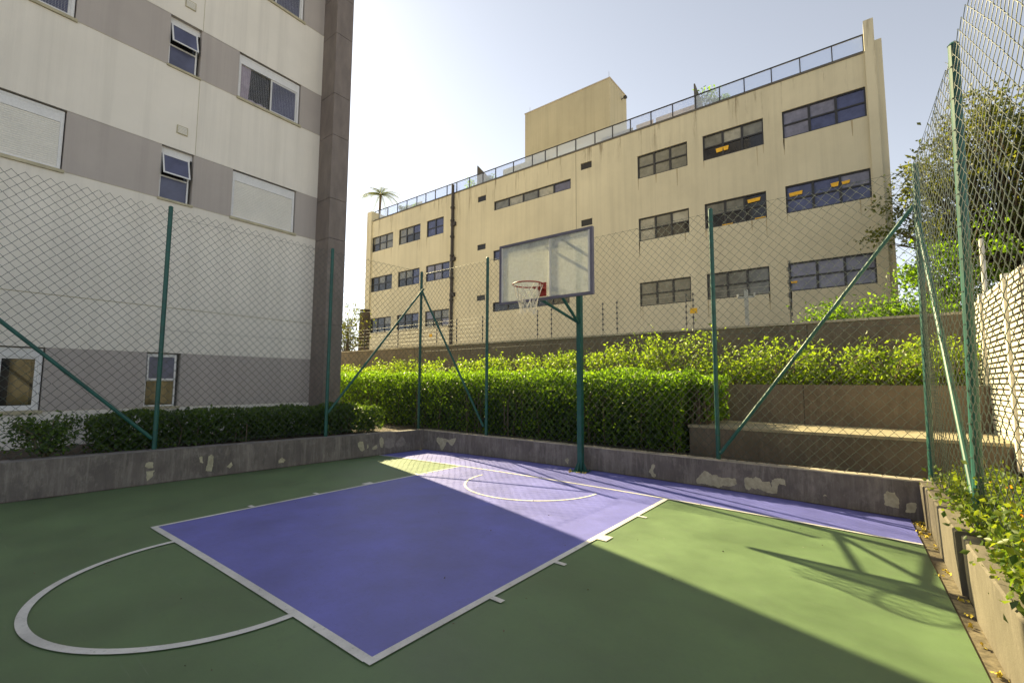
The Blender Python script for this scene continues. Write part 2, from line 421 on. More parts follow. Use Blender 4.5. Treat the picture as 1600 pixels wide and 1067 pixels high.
ring(.012, -.38, 1.020, 1.055, math.pi, 2*math.pi, 48, .0086)
# gutter
b = MB(); n = 24
vs = []; fs = []
for i in range(n+1):
    y = -15+(1.07+15)*i/n
    vs += [(xr(y), y, hz(xr(y))+.002), (xr(y)+.01, y, -.014), (xk(y)+.02, y, -.014)]
for i in range(n):
    a = 3*i; fs += [(a, a+1, a+4, a+3), (a+1, a+2, a+5, a+4)]
b.add(vs, fs); tag(b.build('drain_gutter', M['leaf_litter']), 'narrow dirty drain gutter beside the right kerb wall', kind='structure')

b = MB(); n = 70; vs = []; fs = []
for i in range(n+1):
    x = -4.2+(4.36+4.2)*i/n; y = yb(x)+.002; w_ = .012+random.uniform(0, .022)
    vs += [(x, y, hz(x)+.0095), (x, y-w_, hz(x)+.0095)]
for i in range(n): a = 2*i; fs.append((a+1, a+3, a+2, a))
b.add(vs, fs)
vs = []; fs = []
for i in range(91):
    y = 1.05-7.6*i/90; x = xl(y)-.002; w_ = .012+random.uniform(0, .03)
    vs += [(x, y, hz(x)+.0095), (x+w_, y, hz(x)+.0095)]
for i in range(90): a = 2*i; fs.append((a, a+2, a+3, a+1))
b.add(vs, fs)
tag(b.build('dirt_strip', M['soil'], court), 'dirt gathered at the foot of the walls', kind='stuff')

# ------------------------------------------------------------------ low walls round the court
PB = [[(-3.789,0.294),(-3.734,0.325),(-3.670,0.314),(-3.575,0.311),(-3.466,0.303),(-3.374,0.295),(-3.313,0.315),(-3.179,0.352),(-3.163,0.322),(-3.221,0.224),(-3.280,0.167),(-3.326,0.184),(-3.419,0.249),(-3.465,0.245),(-3.494,0.169),(-3.554,0.090),(-3.600,0.043),(-3.648,0.081),(-3.682,0.153),(-3.779,0.219)],
[(-0.311,0.227),(-0.281,0.188),(-0.302,0.105),(-0.322,0.124),(-0.368,0.170)],
[(1.284,0.291),(1.319,0.273),(1.299,0.218),(1.282,0.186),(1.289,0.157),(1.328,0.132),(1.327,0.102),(1.295,0.079),(1.264,0.094),(1.241,0.136),(1.210,0.162),(1.227,0.194),(1.251,0.227),(1.256,0.266)],
[(1.948,0.115),(1.960,0.152),(1.996,0.192),(2.032,0.239),(2.074,0.279),(2.115,0.270),(2.155,0.247),(2.182,0.229),(2.236,0.240),(2.275,0.214),(2.327,0.207),(2.386,0.221),(2.438,0.214),(2.489,0.224),(2.508,0.203),(2.512,0.144),(2.466,0.117),(2.402,0.095),(2.337,0.106),(2.310,0.082),(2.256,0.054),(2.204,0.074),(2.123,0.076),(2.082,0.091),(2.013,0.085),(1.958,0.081)],
[(2.620,0.250),(2.667,0.260),(2.720,0.250),(2.759,0.280),(2.811,0.266),(2.839,0.221),(2.877,0.226),(2.928,0.237),(2.942,0.203),(2.947,0.139),(2.953,0.204),(2.959,0.261),(3.010,0.288),(3.068,0.300),(3.110,0.289),(3.128,0.205),(3.093,0.216),(3.051,0.226),(3.028,0.183),(3.017,0.094),(2.944,0.079),(2.886,0.090),(2.835,0.107),(2.784,0.128),(2.745,0.106),(2.700,0.128),(2.668,0.083),(2.630,0.094),(2.613,0.157)],
[(3.542,0.134),(3.556,0.159),(3.581,0.140)],
[(4.158,0.254),(4.196,0.295),(4.235,0.280),(4.263,0.291),(4.277,0.244),(4.297,0.206),(4.292,0.108),(4.254,0.115),(4.215,0.116),(4.160,0.128),(4.157,0.191)],
[(4.364,0.175),(4.394,0.190),(4.448,0.195),(4.451,0.155),(4.437,0.091),(4.388,0.072),(4.348,0.076),(4.359,0.133)]]
PL = [[(-0.502,0.303),(-0.450,0.336),(-0.382,0.317),(-0.366,0.254),(-0.342,0.165),(-0.388,0.120),(-0.444,0.163),(-0.494,0.254)],
[(-0.283,0.246),(-0.263,0.257),(-0.253,0.181),(-0.294,0.166)],
[(-0.170,0.185),(-0.114,0.205),(-0.059,0.231),(-0.042,0.173),(-0.070,0.138),(-0.126,0.131),(-0.169,0.148)],
[(0.009,0.346),(0.051,0.387),(0.097,0.325),(0.114,0.247),(0.074,0.149),(0.029,0.178),(0.005,0.270)],
[(0.127,0.284),(0.198,0.368),(0.289,0.335),(0.382,0.262),(0.355,0.147),(0.236,0.113),(0.146,0.154)],
[(0.399,0.208),(0.458,0.281),(0.563,0.365),(0.628,0.293),(0.662,0.224),(0.663,0.157),(0.508,0.119),(0.431,0.139)],
[(-3.977,0.320),(-3.930,0.335),(-3.887,0.323),(-3.882,0.238),(-3.939,0.239),(-3.983,0.269)],
[(-3.964,0.197),(-3.865,0.201),(-3.888,0.099),(-3.950,0.046)],
[(-3.286,0.329),(-3.248,0.343),(-3.226,0.228),(-3.269,0.252)],
[(-3.156,0.333),(-3.111,0.358),(-3.083,0.325),(-3.081,0.173),(-3.097,0.080),(-3.187,0.103),(-3.160,0.220)],
[(-2.885,0.129),(-2.809,0.197),(-2.792,0.144),(-2.832,0.095)],
[(-2.047,0.134),(-1.988,0.182),(-1.925,0.133),(-1.955,0.082),(-2.044,0.084)]]
def jag(poly, amp):
    out = []
    for i, p in enumerate(poly):
        q = poly[(i+1) % len(poly)]; out.append(p)
        L_ = math.hypot(q[0]-p[0], q[1]-p[1])
        for k in range(1, int(L_/.02)+1):
            t = k/(int(L_/.02)+1)
            out.append((p[0]+(q[0]-p[0])*t+random.uniform(-amp, amp), p[1]+(q[1]-p[1])*t+random.uniform(-amp, amp)))
    return out
def patch(poly, to3, m, parent):
    pts = jag(poly, .006); n = len(pts); b = MB()
    b.add([to3(p, .004) for p in pts]+[to3(p, -.01) for p in pts],
          [tuple(range(n))] + [(i, i+n, (i+1) % n+n, (i+1) % n) for i in range(n)])
    return b.build('bare_patch', m, parent)

# back wall
bw = empty('low_court_wall', (0, 1.2, 0), 'low dark weathered wall along the back of the court behind the hoop', 'low wall')
b = MB(); xa, xz = -4.36, 4.76
b.hexa([(xa, yb(xa), -.1), (xz, yb(xz), -.1), (xz, yb(xz)+.17, -.1), (xa, yb(xa)+.17, -.1)],
       [(xa, yb(xa), .448), (xz, yb(xz), .438), (xz, yb(xz)+.17, .438), (xa, yb(xa)+.17, .448)])
b.build('wall_body', M['concrete_wall'], bw)
b = MB()
N_ = 60
for i in range(N_):      # chipped top edge in short uneven runs
    a = xa+(xz-xa)*i/N_; c = xa+(xz-xa)*(i+1)/N_; d0 = random.uniform(-.004, .004)
    za = .448-.010*(a-xa)/(xz-xa); zc = .448-.010*(c-xa)/(xz-xa); h = .012+random.uniform(0, .006)
    b.hexa([(a, yb(a)+d0-.003, za), (c, yb(c)+d0-.003, zc), (c, yb(c)+.172, zc), (a, yb(a)+.172, za)],
           [(a, yb(a)+d0+.001, za+h), (c, yb(c)+d0+.001, zc+h), (c, yb(c)+.172, zc+h), (a, yb(a)+.172, za+h)])
b.build('wall_top', M['cap'], bw)
for i, p in enumerate(PB): patch(p, lambda q, o: (q[0], yb(q[0])-o, q[1]), M['patch'], bw)
# left wall
lw = empty('low_court_wall', (-4.6, -3, 0), 'low dark weathered wall along the left side of the court below the hedge', 'low wall')
b = MB(); ya, yz = -14.5, 1.116
dz = lambda y: .452+.062*(1.1-y)/8 if y > -7 else .514
segs = [ya, -7.0, -3.0, yz+.17]
for i in range(3):
    a, c = segs[i], segs[i+1]
    b.hexa([(xl(a)-.17, a, -.1), (xl(a), a, -.1), (xl(c), c, -.1), (xl(c)-.17, c, -.1)],
           [(xl(a)-.17, a, dz(a)), (xl(a), a, dz(a)), (xl(c), c, dz(c)), (xl(c)-.17, c, dz(c))])
b.build('wall_body', M['concrete_wall'], lw)
b = MB(); N_ = 90
for i in range(N_):
    a = ya+(yz+.165-ya)*i/N_; c = ya+(yz+.165-ya)*(i+1)/N_; d0 = random.uniform(-.004, .004); h = .012+random.uniform(0, .006)
    b.hexa([(xl(a)-.172, a, dz(a)), (xl(a)+d0+.003, a, dz(a)), (xl(c)+d0+.003, c, dz(c)), (xl(c)-.172, c, dz(c))],
           [(xl(a)-.172, a, dz(a)+h), (xl(a)+d0-.001, a, dz(a)+h), (xl(c)+d0-.001, c, dz(c)+h), (xl(c)-.172, c, dz(c)+h)])
b.build('wall_top', surf('dark_wall_top', (.17, .155, .15), .85, .3, 6), lw)
for i, p in enumerate(PL): patch(p, lambda q, o: (xl(q[0])+o, q[0], q[1]), M['patch_grey'] if i in (4, 5) else M['patch'], lw)
# right kerb wall, cast in stepped lengths
kw = empty('kerb_wall', (4.65, -2, 0), 'sunlit light concrete kerb wall in stepped lengths along the right of the court', 'low wall')
steps = [(1.10, .76, 0.0, .445, .26), (.735, -.10, .012, .452, .24), (-.115, -1.235, -.004, .462, .25), (-1.245, -1.60, .030, .440, .2),
         (-1.61, -3.4, .004, .470, .22), (-3.41, -5.6, .012, .474, .22), (-5.61, -9.0, .0, .474, .22), (-9.01, -14, .01, .474, .22)]
for (y1, y0, rec, h, wd) in steps:
    b = MB(); ch = .012
    xa0, xa1 = xk(y0)+rec, xk(y1)+rec
    b.hexa([(xa0, y0, -.1), (xk(y0)+wd, y0, -.1), (xk(y1)+wd, y1, -.1), (xa1, y1, -.1)],
           [(xa0-.02, y0, h-ch), (xk(y0)+wd, y0, h-ch), (xk(y1)+wd, y1, h-ch), (xa1-.02, y1, h-ch)])
    b.hexa([(xa0-.02, y0, h-ch), (xk(y0)+wd, y0, h-ch), (xk(y1)+wd, y1, h-ch), (xa1-.02, y1, h-ch)],
           [(xa0-.008, y0, h), (xk(y0)+wd, y0, h), (xk(y1)+wd, y1, h), (xa1-.008, y1, h)])
    b.build('wall_panel', M['curb'], kw)
b = MB()
b.hexa([(xk(-14)+.05, -14, -.1), (xk(-14)+.2, -14, -.1), (xk(1.1)+.2, 1.1, -.1), (xk(1.1)+.05, 1.1, -.1)],
       [(xk(-14)+.05, -14, .41), (xk(-14)+.2, -14, .41), (xk(1.1)+.2, 1.1, .41), (xk(1.1)+.05, 1.1, .41)])
b.build('wall_core', M['brown_wall'], kw)

# soil beds
def bed(pts, z0, z1, label, nsub=0):
    b = MB(); n = len(pts)
    b.add([(x, y, z0) for x, y, *_ in pts]+[(p[0], p[1], p[2] if len(p) > 2 else z1) for p in pts],
          [tuple(range(n, 2*n))]+[(i, (i+1) % n, (i+1) % n+n, i+n) for i in range(n)])
    return tag(b.build('planter_soil', M['soil']), label, kind='structure')
bed([(-7.6, -15, .60), (xl(-15)-.19, -15, .44), (xl(1.3)-.19, 1.28, .42), (-4.55, 1.28, .42), (-6.9, 1.28, .5)], -.06, .45, 'soil bed between the left wall and the apartment building')
bed([(-9.4, 1.285, .42), (1.66, 1.285, .40), (1.66, 3.1, .45), (-9.4, 3.1, .45)], -.06, .42, 'soil bed under the tall hedge')
bed([(xk(-14)+.27, -14), (5.42, -14), (5.42, 1.25), (xk(1.25)+.27, 1.25)], -.06, .42, 'soil bed behind the kerb wall')
bed([(1.70, 1.285), (5.42, 1.285), (5.42, 1.69), (1.70, 1.69)], -.06, .40, 'soil strip behind the back wall')
bed([(-13.8, 3.27), (5.6, 3.27), (5.6, 4.58), (-13.8, 4.58)], -.06, 1.49, 'raised soil bed for the trailing shrubs')
bed([(-14, 4.81), (9.5, 4.81), (9.5, 14.0), (-14, 14.0)], -.06, 2.1, 'raised grade behind the boundary wall')

# ------------------------------------------------------------------ bench ledge, planter wall, boundary wall
ld = empty('bench_ledge', (3.4, 2.3, 0), 'low brown masonry ledge with pale coping behind the back wall on the right', 'ledge')
MB().box(1.68, 5.6, 1.70, 3.09, -.05, .85).build('ledge_body', M['brown_wall'], ld)
MB().box(1.66, 5.6, 1.685, 3.09, .85, .89).build('coping', M['ledge_top'], ld)
pw = empty('planter_wall', (-3, 3.2, 0), 'brown retaining wall of the upper planter below the trailing shrubs', 'retaining wall')
xs = [-13.8, -11.2, -8.6, -6.0, -3.4, -.85, 1.86, 3.165, 5.6]
for a, c in zip(xs[:-1], xs[1:]):
    MB().box(a+.005, c-.005, 3.10, 3.26, .0, 1.555).build('wall_panel', M['brown_wall'], pw)
MB().box(-13.8, 5.6, 3.125, 3.255, .0, 1.53).build('wall_core', M['pipe'], pw)
pr = empty('boundary_wall', (-2, 4.7, 0), 'tall brown boundary wall between the planter and the sand coloured office building', 'wall')
xs = [-14.0, -11.4, -8.7, -6.0, -3.3, -.6, 3.12, 6.3, 9.5]
for a, c in zip(xs[:-1], xs[1:]):
    MB().box(a+.006, c-.006, 4.60, 4.78, -.05, 2.755).build('wall_panel', M['brown_wall'], pr)
MB().box(-14, 9.5, 4.63, 4.75, -.04, 2.73).build('wall_core', M['pipe'], pr)
b = MB()
for i in range(30):
    a = -14+23.5*i/30; c = -14+23.5*(i+1)/30
    b.box(a, c-.004, 4.575+random.uniform(-.003, .003), 4.80, 2.755, 2.80+random.uniform(-.004, .004))
b.build('coping', M['cap'], pr)

# electric fence on the boundary wall
ef = empty('electric_fence', (-4, 4.72, 2.8), 'thin electric security wires on dotted insulator rods along the boundary wall top', 'security fence')
rods = [-11.9, -9.8, -7.7, -6.75, -5.6, -3.48, -3.0, -1.4, -1.0, .74, .9]
rb = MB(); rb.tube([(0, 0, 0), (0, 0, .86)], .008, 6)
for k in range(6): rb.tube([(0, 0, .12+k*.135), (0, 0, .17+k*.135)], .024, 6)
rods_src = None
for x in rods:
    if rods_src is None:
        rods_src = rb.build('insulator_rod', M['black_frame']); rods_src.parent = ef; rods_src.location = (x+4, 0, 0)
    else: inst('insulator_rod', rods_src, ef, (x+4, 0, 0))
rb2 = MB(); rb2.tube([(2.84, 4.72, 2.8), (2.84, 4.72, 4.10)], .013, 6)
for k in range(9): rb2.tube([(2.84+.012*(-1)**k, 4.72, 2.95+k*.135), (2.84+.012*(-1)**k, 4.72, 3.02+k*.135)], .032, 6)
tag(rb2.build('insulator_rod', M['black_frame'], ef), 'taller insulator rod')
for k in range(6):
    b = MB(); b.tube([(-13, 4.72, 2.945+k*.135), (2.84, 4.72, 2.945+k*.135)], .0016, 4); b.build('wire', M['galv'], ef)
MB().box(.84, 1.0, 4.68, 4.69, 3.17, 3.29).build('warning_plate', M['sticker'], ef)
MB().box(-8.05, -7.9, 4.68, 4.69, 3.12, 3.22).build('warning_plate', M['sticker'], ef)
sp = empty('steel_post', (2.03, 4.70, 2.8), 'grey steel post with a small crossbar on the boundary wall', 'post')
b = MB(); b.box(1.995, 2.065, 4.66, 4.73, 2.8, 3.58); b.build('post_shaft', M['galv'], sp)
b = MB(); b.box(1.87, 2.19, 4.68, 4.70, 3.40, 3.45); b.tube([(1.87, 4.67, 3.43), (1.87, 4.67, 3.50)], .02); b.tube([(2.19, 4.67, 3.43), (2.19, 4.67, 3.50)], .02)
b.build('crossbar', M['galv'], sp)

# ------------------------------------------------------------------ sand coloured office building
OY = 15.4
ob = empty('office_building', (-11.4, OY, 0), 'long sand coloured office building with black framed windows and glass roof railing', 'building')
cols_r = [(1.58, 4.38), (-1.63, .87), (-4.79, -2.33)]
cols_l = [(-26.95, -24.30), (-23.60, -21.18), (-20.50, -18.12)]
rows = [(11.74, 12.93), (8.53, 9.69), (5.28, 6.45)]
wins = []
for ri, (z0, z1) in enumerate(rows):
    for ci, (a, c) in enumerate(cols_r+cols_l):
        if ri == 0 and ci == 5: c = -18.78
        wins.append((a, c, z0, z1, ri, ci))
strips = [(-14.24, -8.67, 12.27, 12.85), (-14.27, -8.75, 9.07, 9.70), (-14.28, -8.79, 5.86, 6.44)]
vents = [(a, c, z0, z1) for (z0, z1) in ((13.12, 13.49), (9.95, 10.31), (6.68, 7.02)) for (a, c) in ((-15.62, -14.92), (-8.03, -7.36))]
holes = [(w[0], w[1], w[2], w[3]) for w in wins]+strips+vents
def wall_holes(x0, x1, z0, z1, holes, fn, depth):
    """front skin with openings and their reveals; fn(u, z, d) -> point"""
    us = sorted(set([x0, x1]+[h for H_ in holes for h in H_[:2]])); zs = sorted(set([z0, z1]+[h for H_ in holes for h in H_[2:4]]))
    us = [u for u in us if x0 <= u <= x1]; zs = [z for z in zs if z0 <= z <= z1]
    b = MB()
    for i in range(len(us)-1):
        for j in range(len(zs)-1):
            cu, cz = (us[i]+us[i+1])/2, (zs[j]+zs[j+1])/2
            if any(H_[0] < cu < H_[1] and H_[2] < cz < H_[3] for H_ in holes): continue
            b.add([fn(us[i], zs[j], 0), fn(us[i+1], zs[j], 0), fn(us[i+1], zs[j+1], 0), fn(us[i], zs[j+1], 0)], [(0, 1, 2, 3)])
    for (a, c, p, q) in holes:
        a_, c_, p_, q_ = max(a, x0), min(c, x1), max(p, z0), min(q, z1)
        if c_ <= a_ or q_ <= p_: continue
        d = depth
        if p >= z0: b.add([fn(a_, p_, 0), fn(c_, p_, 0), fn(c_, p_, d), fn(a_, p_, d)], [(0, 1, 2, 3)])
        if q <= z1: b.add([fn(a_, q_, 0), fn(c_, q_, 0), fn(c_, q_, d), fn(a_, q_, d)], [(3, 2, 1, 0)])
        b.add([fn(a_, p_, 0), fn(a_, q_, 0), fn(a_, q_, d), fn(a_, p_, d)], [(3, 2, 1, 0)])
        b.add([fn(c_, p_, 0), fn(c_, q_, 0), fn(c_, q_, d), fn(c_, p_, d)], [(0, 1, 2, 3)])
    return b
of = lambda u, z, d: (u, OY+d, z)
b = wall_holes(-26.9-.06, 4.43, -.05, 14.34, holes, of, .22)
b.add([(-26.96, OY+.22, -.05), (4.43, OY+.22, -.05), (4.43, OY+.22, 14.34), (-26.96, OY+.22, 14.34)], [(0, 1, 2, 3)])   # room wall behind openings
b.box(-26.9, 4.4, OY+.3, OY+9, -.05, 14.30)
b.add([(-26.96, OY, 14.34), (4.43, OY, 14.34), (4.43, OY+.5, 14.34), (-26.96, OY+.5, 14.34)], [(0, 1, 2, 3)])
b.build('wall', M['office'], ob)
MB().box(4.43, 4.74, OY-.10, OY+9.1, -.05, 15.5).build('end_pier', M['office'], ob)
MB().box(4.74, 4.95, OY-.02, OY+9, -.05, 14.62).build('end_pier', M['office'], ob)
MB().box(-27.55, -26.96, OY-.12, OY+9.1, -.05, 15.1).build('end_pier', M['office'], ob)
MB().box(-26.9, 4.4, OY-.03, OY+.0, 14.26, 14.335).build('roof_edge', M['grey_screen'], ob)
b = MB(); b.box(-8.345, -8.325, OY-.004, OY-.001, .5, 14.2); b.build('wall_joint', M['grey_screen'], ob)

def office_window(a, c, z0, z1, nx, nz, kinds, stick=()):
    t = .055; y = OY+.10
    f = MB()
    f.box(a, c, y-.05, y+.02, z0, z0+t); f.box(a, c, y-.05, y+.02, z1-t, z1)
    f.box(a, a+t, y-.05, y+.02, z0+t, z1-t); f.box(c-t, c, y-.05, y+.02, z0+t, z1-t)
    w = (c-a-2*t)/nx; h = (z1-z0-2*t)/nz; hb = .032
    for i in range(1, nx): f.box(a+t+i*w-hb-.012, a+t+i*w+hb+.012, y-.045, y+.015, z0+t, z1-t)
    for j in range(1, nz):
        for i in range(nx): f.box(a+t+i*w+(hb+.012 if i else 0), a+t+(i+1)*w-(hb+.012 if i < nx-1 else 0), y-.042, y+.012, z0+t+j*h-hb, z0+t+j*h+hb)
    fr = f.build('window', M['black_frame'], ob)
    for j in range(nz):
        for i in range(nx):
            k = kinds[(nz-1-j)*nx+i]; tilt = random.uniform(-.006, .006)
            p = MB(); x0_, x1_ = a+t+i*w, a+t+(i+1)*w; q0, q1 = z0+t+j*h, z0+t+(j+1)*h
            p.add([(x0_, y, q0), (x1_, y+tilt, q0), (x1_, y+tilt, q1), (x0_, y, q1)], [(0, 1, 2, 3)])
            p.build('pane', M[k], fr)
    for (sx0, sz0, sx1, sz1, sk) in stick:
        s = MB(); s.add([(sx0, y-.055, sz0), (sx1, y-.055, sz0+sk), (sx1+.03, y-.055, sz1+sk), (sx0-.03, y-.055, sz1)], [(0, 1, 2, 3)])
        s.build('sticker', M['sticker'], fr)
    return fr
D, B_, C_, U, G_ = 'dark_in', 'blind', 'curtain_pane', 'sky_reflection', 'bluegrey_pane'
KIND = {(0, 0): [G_, G_, U, G_, U, U], (0, 1): [B_, C_, B_, D, D, D], (0, 2): [B_]*6,
        (1, 0): [U, U, G_, U, U, U], (1, 1): [B_, B_, D, D, D, D], (1, 2): [C_, B_, C_, C_, D, D],
        (2, 0): [G_]*6, (2, 1): [B_]*6, (2, 2): [B_]*6,
        (0, 3): [B_, B_, B_, D, B_, B_], (0, 4): [B_, B_, U, B_, D, D], (0, 5): [U]*4,
        (1, 3): [D, B_, D, D, D, D], (1, 4): [B_, B_, U, D, D, U], (1, 5): [G_, G_, U, U, G_, U],
        (2, 3): [D, D, B_, D, D, D], (2, 4): [D, D, U, D, D, D], (2, 5): [G_, B_, B_, B_, B_, G_]}
for (a, c, z0, z1, ri, ci) in wins:
    st = ()
    if (ri, ci) == (0, 1): st = ((-1.05, 11.98, -.80, 12.17, .01), (-.74, 11.99, -.56, 12.18, .0))
    if (ri, ci) == (1, 1): st = ((.16, 9.33, .62, 9.48, .02), (-.9, 8.56, -.5, 8.60, 0), (.4, 8.57, .8, 8.61, 0))
    if (ri, ci) == (1, 0): st = ((1.72, 9.22, 2.15, 9.38, .02), (3.15, 9.25, 3.36, 9.42, .02), (3.50, 9.28, 3.72, 9.40, .02))
    if (ri, ci) == (2, 0): st = ((1.64, 5.62, 1.82, 5.70, 0),)
    office_window(a, c, z0, z1, 2 if (ri, ci) == (0, 5) else 3, 2, KIND[(ri, ci)], st)
for i, (a, c, z0, z1) in enumerate(strips):
    office_window(a, c, z0, z1, 5, 1, [[B_, C_, B_, C_, U], [U, B_, D, B_, U], [D, D, B_, D, D]][i])
M['stain'] = surf('rain_stain', (.36, .30, .19), .9, .25, 4, (1, 1, .2), bstr=0)
for (a, c, z0, z1, ri, ci) in wins:
    for _ in range(3):
        u = random.choice((a+.03, c-.03, random.uniform(a, c))); w_ = random.uniform(.015, .035); L_ = random.uniform(.3, .9)
        st = MB(); st.add([(u-w_, OY-.003, z0-.01), (u+w_, OY-.003, z0-.01), (u+w_*.3, OY-.003, z0-L_), (u-w_*.2, OY-.003, z0-L_)], [(0, 3, 2, 1)])
        st.build('rain_stain', M['stain'], ob)
for (a, c, z0, z1) in vents:
    b = MB()
    for k in range(5): b.box(a, c, OY+.04, OY+.06, z0+(z1-z0)*k/5, z0+(z1-z0)*(k+.7)/5)
    b.box(a, c, OY+.07, OY+.08, z0, z1)
    b.build('air_vent', M['black_frame'], ob)
b = MB(); b.tube([(-17.81, OY-.12, 4), (-17.81, OY-.12, 14.85)], .10, 10)
for z in (5.2, 6.9, 8.4, 9.9, 11.2, 12.3, 13.2): b.tube([(-17.81, OY-.12, z), (-17.81, OY-.12, z+.12)], .15, 10)
for z in (7.2, 9.6, 12.0): b.box(-17.95, -17.55, OY-.16, OY, z, z+.25)
b.build('downpipe', M['pipe'], ob, smooth=False)
# roof railing
rl = MB(); rl.box(-26.9, 4.42, OY+.10, OY+.14, 15.06, 15.11); rl.box(-26.9, 4.42, OY+.10, OY+.14, 14.40, 14.43)
rx = [4.40, 3.4, 2.3, 1.25, .18, -.85, -1.92, -3.0, -4.08, -5.17, -6.17, -7.21, -8.4, -9.63, -10.44, -11.37, -12.8, -14.23, -15.3, -16.5, -17.68, -18.62, -19.8, -20.8, -21.78, -22.9, -24.0, -25.2, -26.3]
for x in rx: rl.box(x-.02, x+.02, OY+.09, OY+.15, 14.34, 15.06)
rail = rl.build('roof_railing', M['black_frame'], ob)
for a, c in zip(rx[1:], rx[:-1]):
    tl = random.uniform(-.01, .01)
    b = MB(); b.add([(a+.03, OY+.12+tl, 14.44), (c-.03, OY+.12, 14.44), (c-.03, OY+.12-tl, 15.05), (a+.03, OY+.12, 15.05)], [(0, 1, 2, 3)])
    b.build('glass_panel', M['rail_glass'], rail)
for (x, w_) in ((-2.0, 0), (-15.9, 0)):
    b = MB(); b.hexa([(x, OY+.2, 14.36), (x+.06, OY+.2, 14.36), (x+.06, OY+1.5, 14.36), (x, OY+1.5, 14.36)], [(x, OY+.2, 15.75), (x+.06, OY+.2, 15.75), (x+.06, OY+1.5, 15.3), (x, OY+1.5, 15.3)])
    b.build('divider_panel', M['grey_screen'], rail)
# terrace screens (their own things)
def screen(a, c, z1, k, label, dy=.7, z0=14.34):
    o = MB().box(a, c, OY+dy, OY+dy+.05, z0, z1).build('terrace_screen', M[k])
    tag(o, label, 'screen', 'screens on the roof terrace')
screen(-4.05, -2.10, 15.02, 'tan_screen', 'tan board screen behind the roof railing left of the plant pots')
screen(-5.10, -4.20, 15.00, 'tan_screen', 'shorter tan board screen right of the dark roof screens')
screen(-7.1, -5.3, 14.95, 'grey_screen', 'dark grey screen on the roof below the right end of the roof box')
screen(-10.3, -7.7, 15.04, 'white_screen', 'long pale cream screen on the roof terrace below the roof box')
screen(-11.35, -10.5, 15.0, 'office_box', 'sand coloured low partition behind the roof railing left of the blue pane')
screen(-14.1, -11.5, 15.15, 'office_box', 'sand coloured low partition with small lamps at the left of the roof box')
screen(-24.0, -21.9, 14.98, 'white_screen', 'cream partition on the far left of the roof terrace')
# roof box
rbx = empty('roof_box', (-11.5, 20.8, 14.3), 'plain sand coloured box on the office roof', 'roof structure')
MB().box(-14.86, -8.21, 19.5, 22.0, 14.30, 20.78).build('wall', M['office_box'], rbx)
b = MB(); b.box(-14.90, -8.17, 19.46, 22.04, 20.78, 20.84); b.build('roof_edge', M['grey_band'], rbx)
b = MB(); b.tube([(-14.5, 19.6, 20.84), (-14.5, 19.6, 21.25)], .012, 5); b.tube([(-8.3, 19.6, 20.84), (-8.3, 19.6, 21.3)], .012, 5); b.build('rod', M['galv'], rbx)
b = MB(); b.tube([(-8.2, 21.2, 20.2), (-7.98, 21.2, 20.25)], .035, 6); b.box(-8.02, -7.84, 21.1, 21.3, 20.18, 20.32); b.build('floodlight', M['black_frame'], rbx)

# ------------------------------------------------------------------ apartment building (left)
AR = math.atan(.045)
ab = empty('apartment_building', (-6.85, .42, 0), 'cream and grey banded apartment building with white framed windows, left of the court', 'building', rz=AR)
ca, sa = math.cos(AR), math.sin(AR)
def af(u, z, d=0): return (-6.85-ca*d-sa*u, .42-sa*d+ca*u, z)     # d = depth into the wall
def abox(b, u0, u1, z0, z1, d0, d1):
    b.hexa([af(u0, z0, d1), af(u0, z0, d0), af(u1, z0, d0), af(u1, z0, d1)], [af(u0, z1, d1), af(u0, z1, d0), af(u1, z1, d0), af(u1, z1, d1)]); return b
big = [(-2.69, -1.24), (-6.83, -5.37)]; small = [(-4.00, -3.44)]
bz = [(1.07, 2.11), (5.12, 6.20), (7.86, 8.93), (10.58, 11.65), (13.30, 14.38), (16.0, 17.1), (18.7, 19.8), (21.4, 22.5), (24.1, 25.2)]
h_all = []
for i, (z0, z1) in enumerate(bz[:4]):
    for (a, c) in big:
        if i == 0 and a > -3: continue
        h_all.append((a, c, z0, z1))
    for (a, c) in small: h_all.append((a, c, z0-.0, z1))
zcur = .2; U0, U1 = -18.0, -.62
for (z0, z1) in bz:
    b = wall_holes(U0, U1, zcur, z0, [], lambda u, z, d: af(u, z, d), .12); b.build('cream_wall', M['cream'], ab)
    b = wall_holes(U0, U1, z0, z1, [h for h in h_all if h[2] == z0], lambda u, z, d: af(u, z, d+.006), .12); b.build('grey_band', M['grey_band'], ab)
    b = MB(); abox(b, U0, U1, z0-.006, z0+.0, -.006, .01); b.build('band_edge', M['sill'], ab)
    zcur = z1
wall_holes(U0, U1, zcur, 30, [], lambda u, z, d: af(u, z, d), .12).build('cream_wall', M['cream'], ab)
b = MB(); abox(b, U0, U1+.3, .2, 30, .3, 14); b.build('wall_core', M['cream'], ab)
b = MB(); abox(b, U0, U1, 2.985, 3.0, -.004, .0); b.build('wall_groove', M['sill'], ab)
b = MB(); abox(b, -3.434, -3.426, 6.2, 7.86, -.003, .0); abox(b, -3.434, -3.426, 8.93, 30, -.003, .0); b.build('wall_joint', M['sill'], ab)
for z in (6.53, 9.25):
    b = MB(); abox(b, -3.78, -3.59, z, z+.17, -.02, .0)
    v_ = b.build('air_vent', M['sill'], ab)
    b = MB()
    for k in range(5): abox(b, -3.765, -3.605, z+.018+k*.028, z+.036+k*.028, -.026, -.021)
    b.build('vent_slat', M['shutter'], v_)
